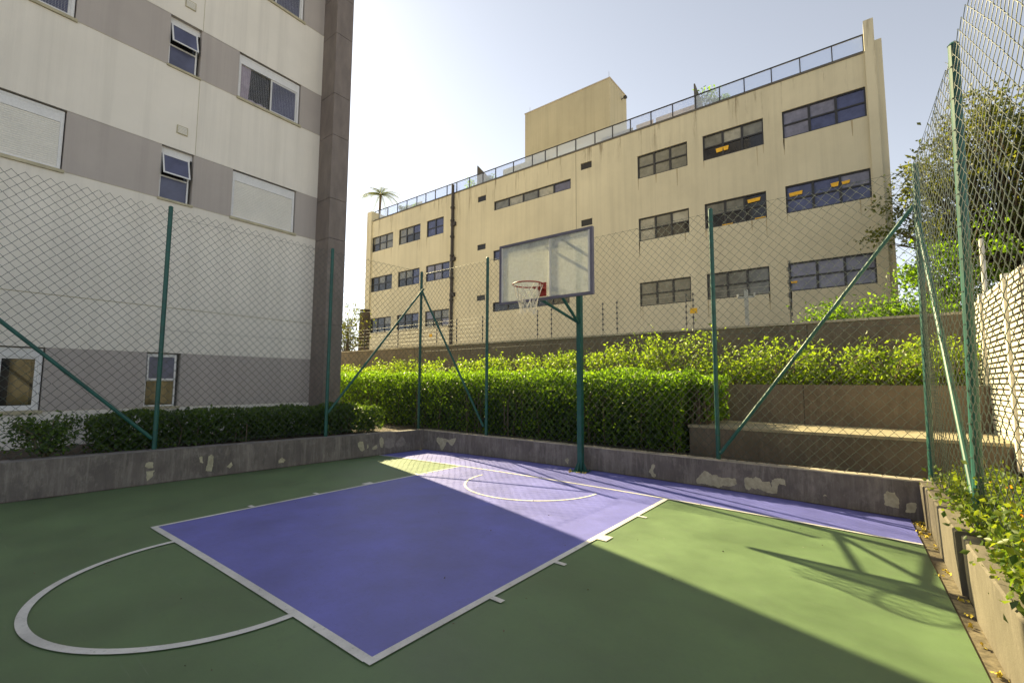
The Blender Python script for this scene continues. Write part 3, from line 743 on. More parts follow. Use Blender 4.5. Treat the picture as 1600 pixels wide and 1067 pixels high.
# stone fin at the corner
joints = [-.05, 2.94, 5.07, 6.08, 7.71, 8.79, 10.40, 11.45, 13.10, 14.2, 15.8, 16.9, 18.5, 20.5, 22.5, 24.5, 26.5, 28.5, 30]
def fin(b, x0, x1, y0, y1, z0, z1): return b.box(x0, x1, y0, y1, z0, z1)
fx0, fx1, fy0, fy1 = -6.95, -6.21, -.27, .19
b = MB(); b.box(fx0+.03, fx1-.03, fy0+.03, fy1-.03, -.05, 29.95); b.build('fin_core', M['pipe'], ab)
for a, c in zip(joints[:-1], joints[1:]):
    MB().box(fx1-.03, fx1, fy0+.0, fy1, a+.005, c-.005).build('cladding_panel', M['stone_clad'], ab)
    MB().box(fx0, fx1-.03-.002, fy0, fy0+.03, a+.005, c-.005).build('cladding_panel', M['stone_clad'], ab)
    MB().box(fx0, fx1-.03-.002, fy1-.03, fy1, a+.005, c-.005).build('cladding_panel', M['stone_clad'], ab)
def ring_frame(b, u0, u1, z0, z1, t, d0, d1):
    abox(b, u0, u1, z0, z0+t, d0, d1); abox(b, u0, u1, z1-t, z1, d0, d1)
    abox(b, u0, u0+t, z0+t, z1-t, d0, d1); abox(b, u1-t, u1, z0+t, z1-t, d0, d1)
def big_window(a, c, z0, z1, kind):
    f = MB()
    ring_frame(f, a+.02, c-.02, z0+.02, z1-.02, .045, .05, .10)
    if kind != 'ground': abox(f, a+.065, c-.065, z1-.22, z1-.065, .055, .10)      # shutter box
    else: abox(f, a+.065, c-.065, z1-.16, z1-.065, .055, .10)
    fr = f.build('window', M['white_frame'], ab)
    b = MB(); abox(b, a-.02, c+.02, z0-.035, z0+.018, -.035, .10); b.build('window_sill', M['sill'], fr)
    za, zb = z0+.065, z1-(.22 if kind != 'ground' else .16)
    if kind == 'shutter':
        s = MB(); n = 22; h = (zb-za)/n
        for k in range(n):
            zz = za+k*h
            s.add([af(a+.065, zz, .068), af(c-.065, zz, .068), af(c-.065, zz+h*.5, .065), af(a+.065, zz+h*.5, .065), af(c-.065, zz+h*.86, .068), af(a+.065, zz+h*.86, .068), af(c-.065, zz+h, .075), af(a+.065, zz+h, .075)],
                  [(0, 1, 2, 3), (3, 2, 4, 5), (5, 4, 6, 7)])
        s.build('roller_shutter', M['shutter'], fr)
    else:
        m_ = (a+c)/2+(.05 if kind != 'ground' else .25)
        b = MB(); abox(b, a+.065, c-.065, za, zb, .115, .118); b.build('pane', M['dark_in'], fr)
        b = MB(); ring_frame(b, m_-.03, c-.065, za, zb, .035, .07, .095); b.build('sash_frame', M['white_frame'], fr)
        b = MB(); abox(b, m_+.01, c-.10, za+.035, zb-.035, .08, .085); b.build('pane', M['screen_pane'] if kind != 'ground' else M['dark_in'], fr)
        if kind == 'ground':
            b = MB(); abox(b, m_+.10, c-.14, za+.05, zb-.05, .074, .078); b.build('pane', M['wall_reflection'], fr)  # sheet painted as a reflection, in front of the sash glass
            b = MB(); abox(b, m_-.38, m_-.10, za+.10, zb-.02, .104, .108); b.build('pane', M['wall_reflection'], fr)  # second painted reflection, over the dark glass
        else:
            cu = MB()
            for k in range(5):
                u = a+.08+k*.045; sh = .05*k
                cu.add([af(u, zb, .10+.008*(k % 2)), af(u+.045, zb, .10+.008*((k+1) % 2)), af(u+.045-.01*k, za+.02, .10+.008*((k+1) % 2)), af(u-.01*k, za+.02, .10+.008*(k % 2))], [(0, 3, 2, 1)])
            for k in range(7):
                u = a+.25+k*.06
                cu.add([af(u, za, .098), af(u+.06, za, .098), af(u+.06, za+.06+.02*math.sin(k*2.1), .104), af(u, za+.06+.02*math.sin(k*2.1-2.1), .104)], [(0, 1, 2, 3)])
            cu.build('curtain', M['fabric'], fr)
            nt_ = MB()      # safety net
            for k in range(26):
                zz = za+(zb-za)*k/26
                nt_.tube([af(a+.07, zz, .045), af(c-.07, zz, .045)], .0011, 3, False)
            for k in range(34):
                uu = a+.07+(c-a-.14)*k/34
                nt_.tube([af(uu, za, .045), af(uu, zb, .045)], .0011, 3, False)
            nt_.build('safety_net', M['white_frame'], fr)
    return fr
def small_window(a, c, z0, z1, kind):
    f = MB(); d = .09
    zt = z1-.12 if kind == 'up' else z1-.02
    ring_frame(f, a+.01, c-.05, z0+.015, zt, .026, d-.02, d+.02)
    zm = (z0+zt)/2
    abox(f, a+.036, c-.076, zm-.014, zm+.014, d-.02, d+.02)
    if kind == 'up': abox(f, a+.005, c-.005, zt, z1, d-.005, d+.02)
    fr = f.build('window', M['white_frame'], ab)
    b = MB(); abox(b, a-.02, c+.02, z0-.03, z0+.012, -.03, d); b.build('window_sill', M['sill'], fr)
    b = MB(); abox(b, a+.036, c-.076, z0+.041, zm-.014, d, d+.004); b.build('pane', M['screen_pane'] if kind == 'up' else M['wall_reflection'], fr)
    b = MB(); abox(b, a+.036, c-.076, zm+.014, zt-.026, d+.03, d+.034); b.build('pane', M['dark_in'], fr)
    # upper sash, hinged at its head and pushed out
    op = .15 if kind == 'up' else .02
    s = MB(); hs = zt-.03-zm
    def sp_(u, t, e): return af(u, zt-.028-hs*t*math.cos(op*2), d-.024-hs*t*math.sin(op*2)-e)
    def sb(u0, u1, t0, t1, e0, e1):
        s.hexa([sp_(u0, t1, e0), sp_(u0, t1, e1), sp_(u1, t1, e1), sp_(u1, t1, e0)], [sp_(u0, t0, e0), sp_(u0, t0, e1), sp_(u1, t0, e1), sp_(u1, t0, e0)])
    sb(a+.03, c-.07, 0, .07, 0, .02); sb(a+.03, c-.07, .93, 1, 0, .02); sb(a+.03, a+.055, .07, .93, 0, .02); sb(c-.095, c-.07, .07, .93, 0, .02)
    s.build('open_sash' if kind == 'up' else 'sash_frame', M['white_frame'], fr)
    p = MB(); p.add([sp_(a+.055, .93, .01), sp_(c-.095, .93, .01), sp_(c-.095, .07, .01), sp_(a+.055, .07, .01)], [(0, 1, 2, 3)]); p.build('pane', M['screen_pane'], fr)
for i, (z0, z1) in enumerate(bz[:4]):
    for j, (a, c) in enumerate(big):
        if i == 0 and a > -3: continue
        big_window(a, c, z0, z1, 'ground' if i == 0 else ('shutter' if i == 1 else 'slide'))
    for (a, c) in small: small_window(a, c, z0, z1, 'up' if i else 'low')

# ------------------------------------------------------------------ chain link fences
def chain_mesh(p0, p1, zb0, zt0, parent, zb1=None, zt1=None, a=.0635, bb=.067, r=.0028, top1=None, sway=.02, seed=0):
    """diamond mesh between ground points p0 and p1; bottoms zb, tops zt; top1 = top point offset at p1"""
    p0 = np.array(p0, float); p1 = np.array(p1, float)
    L = np.linalg.norm(p1-p0); t = (p1-p0)/L; nrm = np.array([-t[1], t[0]])
    zb1 = zb0 if zb1 is None else zb1; zt1 = zt0 if zt1 is None else zt1
    lean = np.array(top1 if top1 is not None else (0, 0), float)
    nw = int(L/a); nz = int((max(zt0, zt1)-min(zb0, zb1))/bb)
    zlo = min(zb0, zb1)
    V = []; F = []; base = 0
    for i in range(nw):
        js = np.arange(0, nz+1)
        u = (i + ((js+i) % 2))*a
        s = np.clip(u/L, 0, 1)
        z0_ = zb0+(zb1-zb0)*s; zt_ = zt0+(zt1-zt0)*s
        z = z0_+(zt_-z0_)*js/nz
        w = np.where((js+i) % 2 == 0, -.0028, .0028)*(1 if i % 2 else 1)
        u = u+RNG.normal(size=len(js))*.0022; z = z+RNG.normal(size=len(js))*.0018
        w = w+sway*np.sin(u*2.1+seed)*np.sin((z-zlo)*1.1+seed*.7)+sway*.35*np.sin(u*7+z*3)
        hfrac = (js/nz)
        X = p0[0]+t[0]*u+nrm[0]*w+lean[0]*hfrac*s; Y = p0[1]+t[1]*u+nrm[1]*w+lean[1]*hfrac*s
        C = np.stack([X, Y, z], 1)
        # 4-sided tube following the zigzag
        n_ = len(C); rr = r
        T3 = np.array([t[0], t[1], 0]); N3 = np.array([nrm[0], nrm[1], 0])
        ring_ = np.stack([C+T3*rr*1.3, C+N3*rr, C-T3*rr*1.3, C-N3*rr], 1)
        V.append(ring_.reshape(-1, 3))
        k = np.arange(n_-1)[:, None]*4
        for q in range(4):
            F.append(np.concatenate([k+q, k+(q+1) % 4, k+4+(q+1) % 4, k+4+q], 1)+base)
        base += n_*4
    o = np_mesh('chain_link_mesh', np.concatenate(V), np.concatenate(F), M['wire'], parent, smooth=True)
    return o
def post(p0, p1, parent, r=.033, name='post'):
    b = MB(); b.tube([p0, p1], r, 12)
    d = (Vector(p1)-Vector(p0)).normalized()
    b.tube([Vector(p1), Vector(p1)+d*.02], [r*1.12, r*.7], 12)
    return b.build(name, M['post'], parent, smooth=False)
def ties(parent, p0, p1, r=.036, n=9):
    b = MB(); p0 = Vector(p0); p1 = Vector(p1)
    for k in range(n):
        q = p0.lerp(p1, (k+.5)/n); b.tube([q, q+(p1-p0).normalized()*.008], r, 8)
    return b.build('tie_wire', M['wire'], parent)
ZF = 4.25
# back fence
fb = empty('chain_link_fence', (0, 1.2, .45), 'green chain link fence along the back of the court behind the hoop', 'fence')
bx = [-4.53, -2.36, -.10, 2.255, 4.61]
pz = lambda x: (x, yb(x)+.085)
for i, x in enumerate(bx):
    if i == 2: continue          # the hoop pole stands in front of this place
    x_, y_ = pz(x); top = (4.66, y_, ZF) if i == 4 else (x_, y_, ZF)
    post((x_, y_, .40), top, fb); ties(fb, (x_, y_, .6), top)
post((pz(-.09)[0], pz(-.09)[1], .40), (pz(-.09)[0], pz(-.09)[1], ZF-.25), fb, .026)
for i in range(4):
    chain_mesh(pz(bx[i]), pz(bx[i+1]), .455, ZF-.04, fb, seed=i*1.7, top1=(.05, 0) if i == 3 else None)
for z in (ZF-.05, 2.3, .50):
    b = MB(); b.tube([(bx[0], pz(bx[0])[1]+.004, z), (bx[-1], pz(bx[-1])[1]+.004, z)], .0022, 5); b.build('tension_wire', M['wire'], fb)
post((4.62, yb(4.6)+.05, 3.75), (2.30, yb(2.3)+.05, .56), fb, .024, 'brace')
post((-4.50, yb(-4.5)+.05, 3.82), (-2.42, yb(-2.4)+.05, .66), fb, .024, 'brace')
# left fence
fl = empty('chain_link_fence', (-4.7, -2.5, .5), 'green chain link fence along the left side of the court before the apartments', 'fence')
lp = lambda y: (-4.43+.0931*y, y)
ly = [1.19, -1.13, -3.86, -6.55, -9.3]
for i, y in enumerate(ly[1:]):
    x_, y_ = lp(y); post((x_, y_, .44), (x_, y_, ZF+(.03 if i == 0 else .14)), fl); ties(fl, (x_, y_, .6), (x_, y_, ZF))
zt = [ZF-.04, ZF, ZF+.13, ZF+.2, ZF+.2]
for i in range(4):
    chain_mesh(lp(ly[i]), lp(ly[i+1]), .47 if i == 0 else .52, zt[i], fl, .52, zt[i+1], seed=3+i)
for z in (ZF-.05, 2.35, .56):
    b = MB(); b.tube([(*lp(ly[0]), z), (*lp(ly[2]), z+.03)], .0022, 5); b.build('tension_wire', M['wire'], fl)
post((*lp(-3.90), .68), (*lp(-6.5), 3.25), fl, .026, 'brace')
post((*lp(-1.10), .95), (*lp(1.13), 3.78), fl, .024, 'brace')
# right fence
fr_ = empty('chain_link_fence', (4.7, -1.5, .45), 'green chain link fence rising beside the kerb wall on the right', 'fence')
rp = lambda y: (4.68-.06*y, y)
post((*rp(-1.0), .38), (4.79, -1.16, 4.36), fr_, .036); ties(fr_, (*rp(-1.0), .6), (4.79, -1.16, 4.3), .040, 14)
post((*rp(-3.6), .38), (4.98, -3.75, 4.4), fr_, .036)
chain_mesh((4.608, 1.17), rp(-1.0), .42, ZF-.02, fr_, .42, 4.32, top1=(.05, -.16), seed=9, sway=.02)
chain_mesh(rp(-1.0), rp(-3.6), .42, 4.32, fr_, .42, 4.5, top1=(.06, -.15), seed=10, sway=.02)
post((4.645, 1.10, 3.55), (4.733, -.90, .66), fr_, .026, 'brace')
for z in (ZF, 2.3):
    b = MB(); b.tube([(4.63, 1.17, z-.03), (4.75, -1.0, z)], .0022, 5); b.build('tension_wire', M['wire'], fr_)

# ------------------------------------------------------------------ basketball hoop
bh = empty('basketball_hoop', (.08, .90, .05), 'basketball hoop with clear backboard on a green square pole', 'basketball hoop')
px_, py_ = .085, .90
b = MB(); b.box(px_-.043, px_+.043, py_-.043, py_+.043, .05, 4.0); b.build('pole', M['post'], bh)
b = MB()
for (dx, dy) in ((1, 0), (-1, 0), (0, 1), (0, -1)):
    t_ = Vector((dx, dy, 0)); s_ = Vector((-dy, dx, 0))*.005
    c0 = Vector((px_, py_, 0))+t_*.055
    b.hexa([c0-s_+Vector((0, 0, .06)), c0+t_*.08-s_+Vector((0, 0, .06)), c0+t_*.08+s_+Vector((0, 0, .06)), c0+s_+Vector((0, 0, .06))],
           [c0-s_+Vector((0, 0, .22)), c0+t_*.004-s_+Vector((0, 0, .22)), c0+t_*.004+s_+Vector((0, 0, .22)), c0+s_+Vector((0, 0, .22))])
b.box(px_-.14, px_+.14, py_-.14, py_+.14, .05, .064)
for sx in (-1, 1):
    for sy in (-1, 1): b.tube([(px_+sx*.11, py_+sy*.11, .06), (px_+sx*.11, py_+sy*.11, .09)], .011, 6)
b.build('base_plate', M['post'], bh)
by = -.12
b = MB()
b.tube([(px_, py_-.05, 3.92), (-.10, by+.05, 3.86)], .022, 8); b.tube([(px_, py_-.05, 3.92), (.30, by+.05, 3.86)], .022, 8)
b.build('upper_arm', M['black_frame'], bh)
b = MB()
b.tube([(px_, py_-.05, 2.62), (-.25, by+.06, 3.02)], .026, 8); b.tube([(px_, py_-.05, 2.62), (.25, by+.06, 3.02)], .026, 8)
b.build('lower_arm', M['post'], bh)
b = MB(); b.tube([(px_, py_-.05, 3.12), (0, by+.05, 3.12)], .035, 8); b.build('middle_arm', M['black_frame'], bh)
bd = MB(); X0, X1, Z0, Z1 = -.905, .900, 2.89, 3.925; t_ = .042
bd.box(X0, X1, by-.012, by+.045, Z0, Z0+t_); bd.box(X0, X1, by-.012, by+.045, Z1-t_, Z1)
bd.box(X0, X0+t_, by-.012, by+.045, Z0+t_, Z1-t_); bd.box(X1-t_, X1, by-.012, by+.045, Z0+t_, Z1-t_)
bo = bd.build('backboard', M['board_frame'], bh)
b = MB(); b.box(.112, .148, by+.010, by+.045, Z0+t_, Z1-t_); b.build('mullion', M['board_strip'], bo)
b = MB(); b.box(X0+t_, .112, by, by+.009, Z0+t_, Z1-t_); b.build('glass_panel', M['board_glass'], bo)
b = MB(); b.box(.148, X1-t_, by, by+.009, Z0+t_, Z1-t_); b.build('glass_panel', M['board_glass'], bo)
b = MB()
for (a, c, z0, z1) in ((X0+t_, X0+t_+.035, Z0+t_, Z1-t_), (X1-t_-.035, X1-t_, Z0+t_, Z1-t_)): b.box(a, c, by-.003, by-.0005, z0, z1)
b.build('edge_stripe', M['board_strip'], bo)
b = MB(); b.box(-.07, .07, by-.02, by-.004, 2.95, 3.17); b.box(-.07, .07, by-.17, by-.02, 3.055, 3.085); b.build('rim_bracket', M['rim'], bh)
cx0, cy0, rz_, rr_ = 0.0, by-.17-.235, 3.075, .235
b = MB(); b.tube([(cx0+rr_*math.cos(a), cy0+rr_*math.sin(a), rz_) for a in [2*math.pi*k/40 for k in range(41)]], .011, 8); b.build('rim', M['rim'], bh, smooth=True)
b = MB(); N_ = 12
def netp(k, lv):
    zz = [0, .10, .19, .28, .37, .44][lv]; rr2 = [.232, .20, .165, .14, .125, .135][lv]
    a = 2*math.pi*(k+.5*(lv % 2))/N_; return Vector((cx0+rr2*math.cos(a)+.012*math.sin(k*3+lv), cy0+rr2*math.sin(a), rz_-.01-zz+.02*math.sin(k*2.3+lv)))
for lv in range(5):
    for k in range(N_):
        q = netp(k, lv)
        for kk in ((k, k-1) if lv % 2 == 0 else (k, k+1)): b.tube([q, netp(kk % N_, lv+1)], .0045, 4, False)
b.build('net', M['net'], bh)

# ------------------------------------------------------------------ hedges and shrubs
def hedge(name, label, cat, boxes, size, mat, n_per, stems, loc):
    e = empty(name, loc, label, cat)
    Ps = []; Ns = []
    for k, (x0, x1, y0, y1, z0, z1) in enumerate(boxes):
        area = (x1-x0)*(z1-z0)*2+(x1-x0)*(y1-y0)+2*(y1-y0)*(z1-z0)
        P, Nn = box_hedge_points(x0, x1, y0, y1, z0, z1, int(area*n_per), seed=k*2.3)
        Ps.append(P); Ns.append(Nn)
    inner = []
    for (x0, x1, y0, y1, z0, z1) in boxes:      # large dark leaves added inside to block light falling straight through
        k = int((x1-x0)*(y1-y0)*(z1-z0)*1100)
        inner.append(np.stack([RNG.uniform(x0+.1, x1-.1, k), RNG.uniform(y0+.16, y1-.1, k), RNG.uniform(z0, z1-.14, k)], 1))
    leaves('light_block_foliage', np.concatenate(inner), .12, M['shade_leaf'], e, up=0)
    for (x0, x1, y0, y1, z0, z1) in boxes:
        for _ in range(int((x1-x0)*7)):
            bx_, by_ = random.uniform(x0+.1, x1-.1), random.uniform(y0+.1, y1-.1); hh = random.uniform(.06, .2); k = 9
            t = RNG.random(k)
            Ps.append(np.stack([bx_+t*random.uniform(-.08, .08)+RNG.normal(size=k)*.02, by_+RNG.normal(size=k)*.02, z1-.02+t*hh], 1)); Ns.append(np.tile([0., 0., 1.], (k, 1)))
    P = np.concatenate(Ps); Nn = np.concatenate(Ns)
    keep = RNG.random(len(P)) < np.where((P[:, 2] < boxes[0][5]-.45) & (np.abs(Nn[:, 1]) > .5), .55, 1.0)      # thinner low down
    P = P[keep]; Nn = Nn[keep]
    leaves('foliage', P, size, mat, e, outward=Nn, up=.5)
    b = MB()
    for _ in range(stems):
        x0, x1, y0, y1, z0, z1 = random.choice(boxes)
        x = random.uniform(x0+.1, x1-.1); y = random.uniform(y0+.08, (y0+y1)/2)
        b.tube([(x, y, z0-.1), (x+random.uniform(-.1, .1), y+random.uniform(-.05, .1), (z0+z1)/2), (x+random.uniform(-.3, .3), y+random.uniform(-.1, .2), z1-.08)], [.014, .01, .004], 5, False)
    tag(b.build('stems', M['bark'], e), kind='stuff')
    return e
hedge('tall_hedge', 'tall clipped green hedge with sunlit top behind the back wall', 'hedge',
      [(-9.2, 1.66, 1.42, 2.85, .46, 1.78), (1.3, 2.04, 1.80, 2.95, .95, 1.70)], .062, M['hedge_leaf'], 1000, 260, (-3.5, 2.2, .42))
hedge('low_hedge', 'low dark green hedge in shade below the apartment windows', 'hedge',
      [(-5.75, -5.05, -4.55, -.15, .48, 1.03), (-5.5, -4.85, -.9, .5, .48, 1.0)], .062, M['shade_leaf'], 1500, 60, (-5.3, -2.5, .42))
def shrub(name, label, cat, c, rad, n, size, mat, group=None, twigs=10, up=.4, hollow=.55):
    e = empty(name, (c[0], c[1], c[2]), label, cat, group)
    b = MB(); tips = []
    for k in range(twigs):
        a = random.uniform(0, 2*math.pi); rr2 = random.uniform(.5, 1.05)
        h = random.uniform(.35, 1.0)
        tip = Vector((c[0]+rad[0]*rr2*math.cos(a), c[1]+rad[1]*rr2*math.sin(a), c[2]+rad[2]*h))
        mid = Vector((c[0]+rad[0]*.35*math.cos(a), c[1]+rad[1]*.35*math.sin(a), c[2]+rad[2]*h*.65))
        b.tube([(c[0]+random.uniform(-.05, .05), c[1], c[2]-.02), mid, tip], [.012, .008, .003], 5, False); tips.append((mid, tip))
    b.build('branches', M['twig'], e)
    m_ = n//len(tips)
    P = []
    for mid, tip in tips:
        t = RNG.uniform(.1, 1.08, m_)[:, None]**.8
        q = np.array(mid)*(1-t)+np.array(tip)*t+RNG.normal(size=(m_, 3))*np.array([.11, .11, .07])*rad[2]*1.3
        P.append(q)
    P = np.concatenate(P); P[:, 2] = np.maximum(P[:, 2], c[2]+.01)
    leaves('foliage', P, size, mat, e, up=up)
    return e
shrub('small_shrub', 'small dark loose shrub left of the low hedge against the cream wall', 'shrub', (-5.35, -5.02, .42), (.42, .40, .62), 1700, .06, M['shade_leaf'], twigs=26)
# trailing shrubs in the raised planter
tr = [(-12.6, .75, 'far left behind the tall hedge beside the stone fin'), (-11.2, .85, 'second from the left behind the tall hedge'),
      (-9.9, .80, 'third from the left, lower, behind the tall hedge'), (-8.6, .95, 'left of the corner post of the fences'),
      (-7.3, 1.0, 'right of the corner post of the fences'), (-6.0, .80, 'low, above the left brace foot of the back fence'),
      (-4.8, 1.0, 'behind the left fence bay, below the left board edge'), (-3.6, 1.02, 'below the basket'),
      (-2.4, 1.0, 'directly left of the hoop pole'), (-1.2, 1.0, 'directly right of the hoop pole'),
      (-.1, 1.15, 'with a tall sprig, second right of the hoop pole'), (.85, 1.45, 'tallest, reaching above the boundary wall'),
      (1.9, .95, 'over the right end of the tall hedge'), (2.75, 1.10, 'spreading over the planter wall, left of the brace'),
      (3.6, .90, 'sparse, behind the middle of the long brace'), (4.35, 1.05, 'near the right end of the planter'), (5.1, .95, 'beside the green corner post on the right')]
for k, (x, h, w_) in enumerate(tr):
    shrub('trailing_shrub', 'bright green trailing shrub '+w_, 'shrub', (x, 3.62+.12*math.sin(k*2), 1.48), (.85, .50, h*.80), (1300 if x < 1.5 else 950), .072, M['vine_leaf'], 'trailing shrubs in the raised planter', twigs=26)
lowfill, Nn = box_hedge_points(-13.6, 5.3, 3.25, 4.0, 1.48, 1.78, 15000, amp=.09)
gc = leaves('ground_cover', lowfill, .066, M['vine_leaf'], None, up=.5)
tag(gc, 'dense low leafy cover spilling over the planter wall', 'ground cover', kind='stuff')
for (x, l_) in ((3.75, 'left of two rounded bushes rising behind the boundary wall'), (4.75, 'right of two rounded bushes rising behind the boundary wall')):
    shrub('round_bush', l_, 'bush', (x, 5.5, 2.1), (.65, .5, 1.15), 2600, .075, M['hedge_leaf'], 'bushes behind the boundary wall', twigs=30)

# lantana at the right kerb
lt = empty('flowering_shrub', (5.0, -2.2, .42), 'yellow flowering shrub spilling over the kerb wall at the lower right', 'shrub')
Pp = []
for (y, h) in ((.75, .18), (.2, .25), (-.45, .30), (-1.1, .33), (-1.7, .36), (-2.3, .44), (-2.9, .5), (-3.5, .52)):
    n_ = 2000 if y < 0 else 800
    q = RNG.normal(size=(n_, 3))*np.array([.15, .24, h*.34])+np.array([4.93 if y > -1.2 else 4.98, y, .45+h*.45]); Pp.append(q)
for (y, n_) in ((-1.15, 70), (-1.75, 50), (-2.35, 300), (-2.75, 420), (-3.2, 500)):
    q = RNG.normal(size=(n_, 3))*np.array([.05, .12, .05])+np.array([4.74, y, .50]); Pp.append(q)
Pp = np.concatenate(Pp); Pp = Pp[(Pp[:, 2] > .43) & ((Pp[:, 0] > xk(Pp[:, 1])+.06) | (Pp[:, 2] > .5))]
leaves('foliage', Pp, .046, M['flower_leaf'], lt, up=.6, aspect=.6)
b = MB()
for _ in range(60):
    y = random.uniform(-3.6, .8); x = random.uniform(4.8, 5.2)
    b.tube([(x, y, .42), (x+random.uniform(-.1, .1), y+random.uniform(-.1, .1), .6), (x+random.uniform(-.25, .1), y+random.uniform(-.2, .2), random.uniform(.6, .9))], [.006, .004, .002], 4, False)
tag(b.build('stems', M['twig'], lt), kind='stuff')
fl_pts = [(4.84, -1.25, .66), (4.87, -1.75, .74), (4.83, -2.05, .64), (4.80, -2.3, .58), (4.78, -2.55, .70), (4.92, -1.0, .78), (4.98, -1.55, .86), (5.05, -.6, .72), (4.86, -.35, .60), (4.95, .1, .66),
          (4.83, -2.75, .86), (4.90, -3.0, .72), (5.0, -2.4, .92), (4.85, .5, .58)]
for (x, y, z) in fl_pts:
    P_ = np.array([x, y, z])+RNG.normal(size=(26, 3))*.014
    V, F = leaf_arrays(P_, .026, up=.8, aspect=.9); np_mesh('flower', V, F, M['petal'], lt)

# fallen yellow flowers
P_ = []
for _ in range(30):
    y = random.choice([random.uniform(-3.6, .95), random.uniform(.3, 1.0)]); x = random.uniform(xr(y)+.02, xk(y)-.015)
    for k in range(5): P_.append((x+random.gauss(0, .016), y+random.gauss(0, .016), .0+random.uniform(0, .012)))
for (x, y) in ((-4.18, 1.03), (-.02, .74), (.14, .72), (.22, .76), (-.1, .85), (.0, .69)):
    for k in range(7): P_.append((x+random.gauss(0, .018), y+random.gauss(0, .012), hz(x)+.012+random.uniform(0, .012)))
V, F = leaf_arrays(np.array(P_), .028, aspect=.8)
tag(np_mesh('fallen_flowers', V, F, M['fallen']), 'fallen yellow flowers lying in the gutter and at the pole foot', 'fallen flowers', kind='stuff')
P_ = [(random.uniform(-3.6, 3.9), random.uniform(-5.6, .3)) for _ in range(60)]
P_ = np.array([(x, y, hz(x)+.012) for x, y in P_ if xl(y)+.2 < x < xr(y)-.1])
V, F = leaf_arrays(P_, .016, up=0, aspect=.7); V[:, 2] = np.maximum(V[:, 2], hz(V[:, 0])+.0088)
tag(np_mesh('leaf_litter', V, F, M['leaf_litter']), 'tiny dry leaf bits scattered over the court', 'leaf litter', kind='stuff')

# ------------------------------------------------------------------ louvre screen on the right
ls = empty('louvre_screen', (5.45, 3, .55), 'cream horizontal louvre screen wall on the right beyond the chain link fence', 'screen wall')
MB().box(5.42, 5.58, -6.0, 6.35, -.06, .58).build('base_wall', M['brown_wall'], ls)
bays = [6.30, 4.75, 3.18, 1.62, .06, -1.5, -3.06, -4.62]
for y in bays: MB().box(5.38, 5.48, y-.045, y+.045, .58, 2.88).build('screen_post', M['lattice'], ls)
zs_ = [.62+.0705*k for k in range(32)]
src = {}
for a, c in zip(bays[1:], bays[:-1]):
    L_ = round(c-a-.09, 3)
    for z in zs_:
        if L_ not in src:
            b = MB(); hl = L_/2
            b.add([(-.018, -hl, -.022), (.022, -hl, .004), (.022, -hl, .026), (-.018, -hl, .020), (-.018, hl, -.022), (.022, hl, .004), (.022, hl, .026), (-.018, hl, .020)],
                  [(0, 1, 2, 3), (7, 6, 5, 4), (0, 4, 5, 1), (1, 5, 6, 2), (2, 6, 7, 3), (3, 7, 4, 0)])
            o = b.build('slat', M['lattice']); o.parent = ls; o.location = (-.02, (a+c)/2-3, z-.55+.01); src[L_] = o
        else: inst('slat', src[L_], ls, (-.02, (a+c)/2-3, z-.55+.01))
MB().box(5.475, 5.485, -6.0, 6.3, .59, 2.84).build('gap_shade_sheet', M['brown_wall'], ls)  # dark sheet added to stand for the shade in the slat gaps
for (x, y, z1, l_) in ((5.62, 4.35, 3.95, 'thin beige metal pole rising behind the louvre screen, nearer the green post'), (5.62, .95, 4.25, 'thin rusty metal pole rising behind the louvre screen at the right edge')):
    o = MB(); o.tube([(x, y, -.05), (x, y, z1)], .032, 8); tag(o.build('metal_pole', M['lattice']), l_, 'pole', 'poles behind the louvre screen')
for (x, y, z0, z1, l_) in ((5.05, 6.4, 2.05, 4.3, 'short rough timber stake behind the boundary wall left of the corner post'),):
    o = MB(); o.tube([(x, y, z0), (x+.02, y, z1)], .05, 8); tag(o.build('timber_stake', M['twig']), l_, 'stake')

# ------------------------------------------------------------------ trees
def tree(name, label, cat, base, h, crown_c, crown_r, clumps, per, size, mat, trunk_r=.16, clr=.55, lean=(0, 0)):
    e = empty(name, base, label, cat)
    bx_, by_, bz_ = base
    fork = Vector((bx_+lean[0]*.4, by_+lean[1]*.4, bz_+h*.42)); b = MB()
    b.tube([(bx_, by_, bz_-.1), (bx_+lean[0]*.2, by_+lean[1]*.2, bz_+h*.22), fork], [trunk_r, trunk_r*.8, trunk_r*.62], 10)
    P = []
    for k in range(clumps):
        v = Vector((random.gauss(0, 1), random.gauss(0, 1), random.gauss(0, 1))).normalized()*random.uniform(.35, 1.0)
        c = Vector((crown_c[0]+v.x*crown_r[0], crown_c[1]+v.y*crown_r[1], crown_c[2]+v.z*crown_r[2]))
        mid = fork.lerp(c, .5)+Vector((random.uniform(-.3, .3), random.uniform(-.3, .3), random.uniform(-.1, .4)))
        b.tube([fork, mid, c], [trunk_r*.30, trunk_r*.16, .012], 5, False)
        for s in range(3):
            c2 = c+Vector((random.gauss(0, 1), random.gauss(0, 1), random.gauss(0, .6)))*clr
            b.tube([mid.lerp(c, .6), c2], [.02, .006], 4, False)
            n_ = per//3
            P.append(RNG.normal(size=(n_, 3))*clr*np.array([.42, .42, .30])+np.array(c2))
    b.build('trunk', M['bark'], e)
    leaves('crown', np.concatenate(P), size, mat, e, up=.1, aspect=.55)
    return e
tree('broadleaf_tree', 'large airy olive green tree behind the fence right of the office building', 'tree', (7.8, 13.5, 0), 11, (7.45, 13.2, 7.1), (2.9, 2.2, 3.3), 180, 120, .13, M['tree_leaf'], .2, .46)
tree('broadleaf_tree', 'denser tree at the right edge behind the louvre screen', 'tree', (10.6, 11.0, 0), 9, (10.8, 11.0, 5.4), (2.3, 2.0, 2.6), 50, 120, .12, M['tree_leaf'], .18, .46)
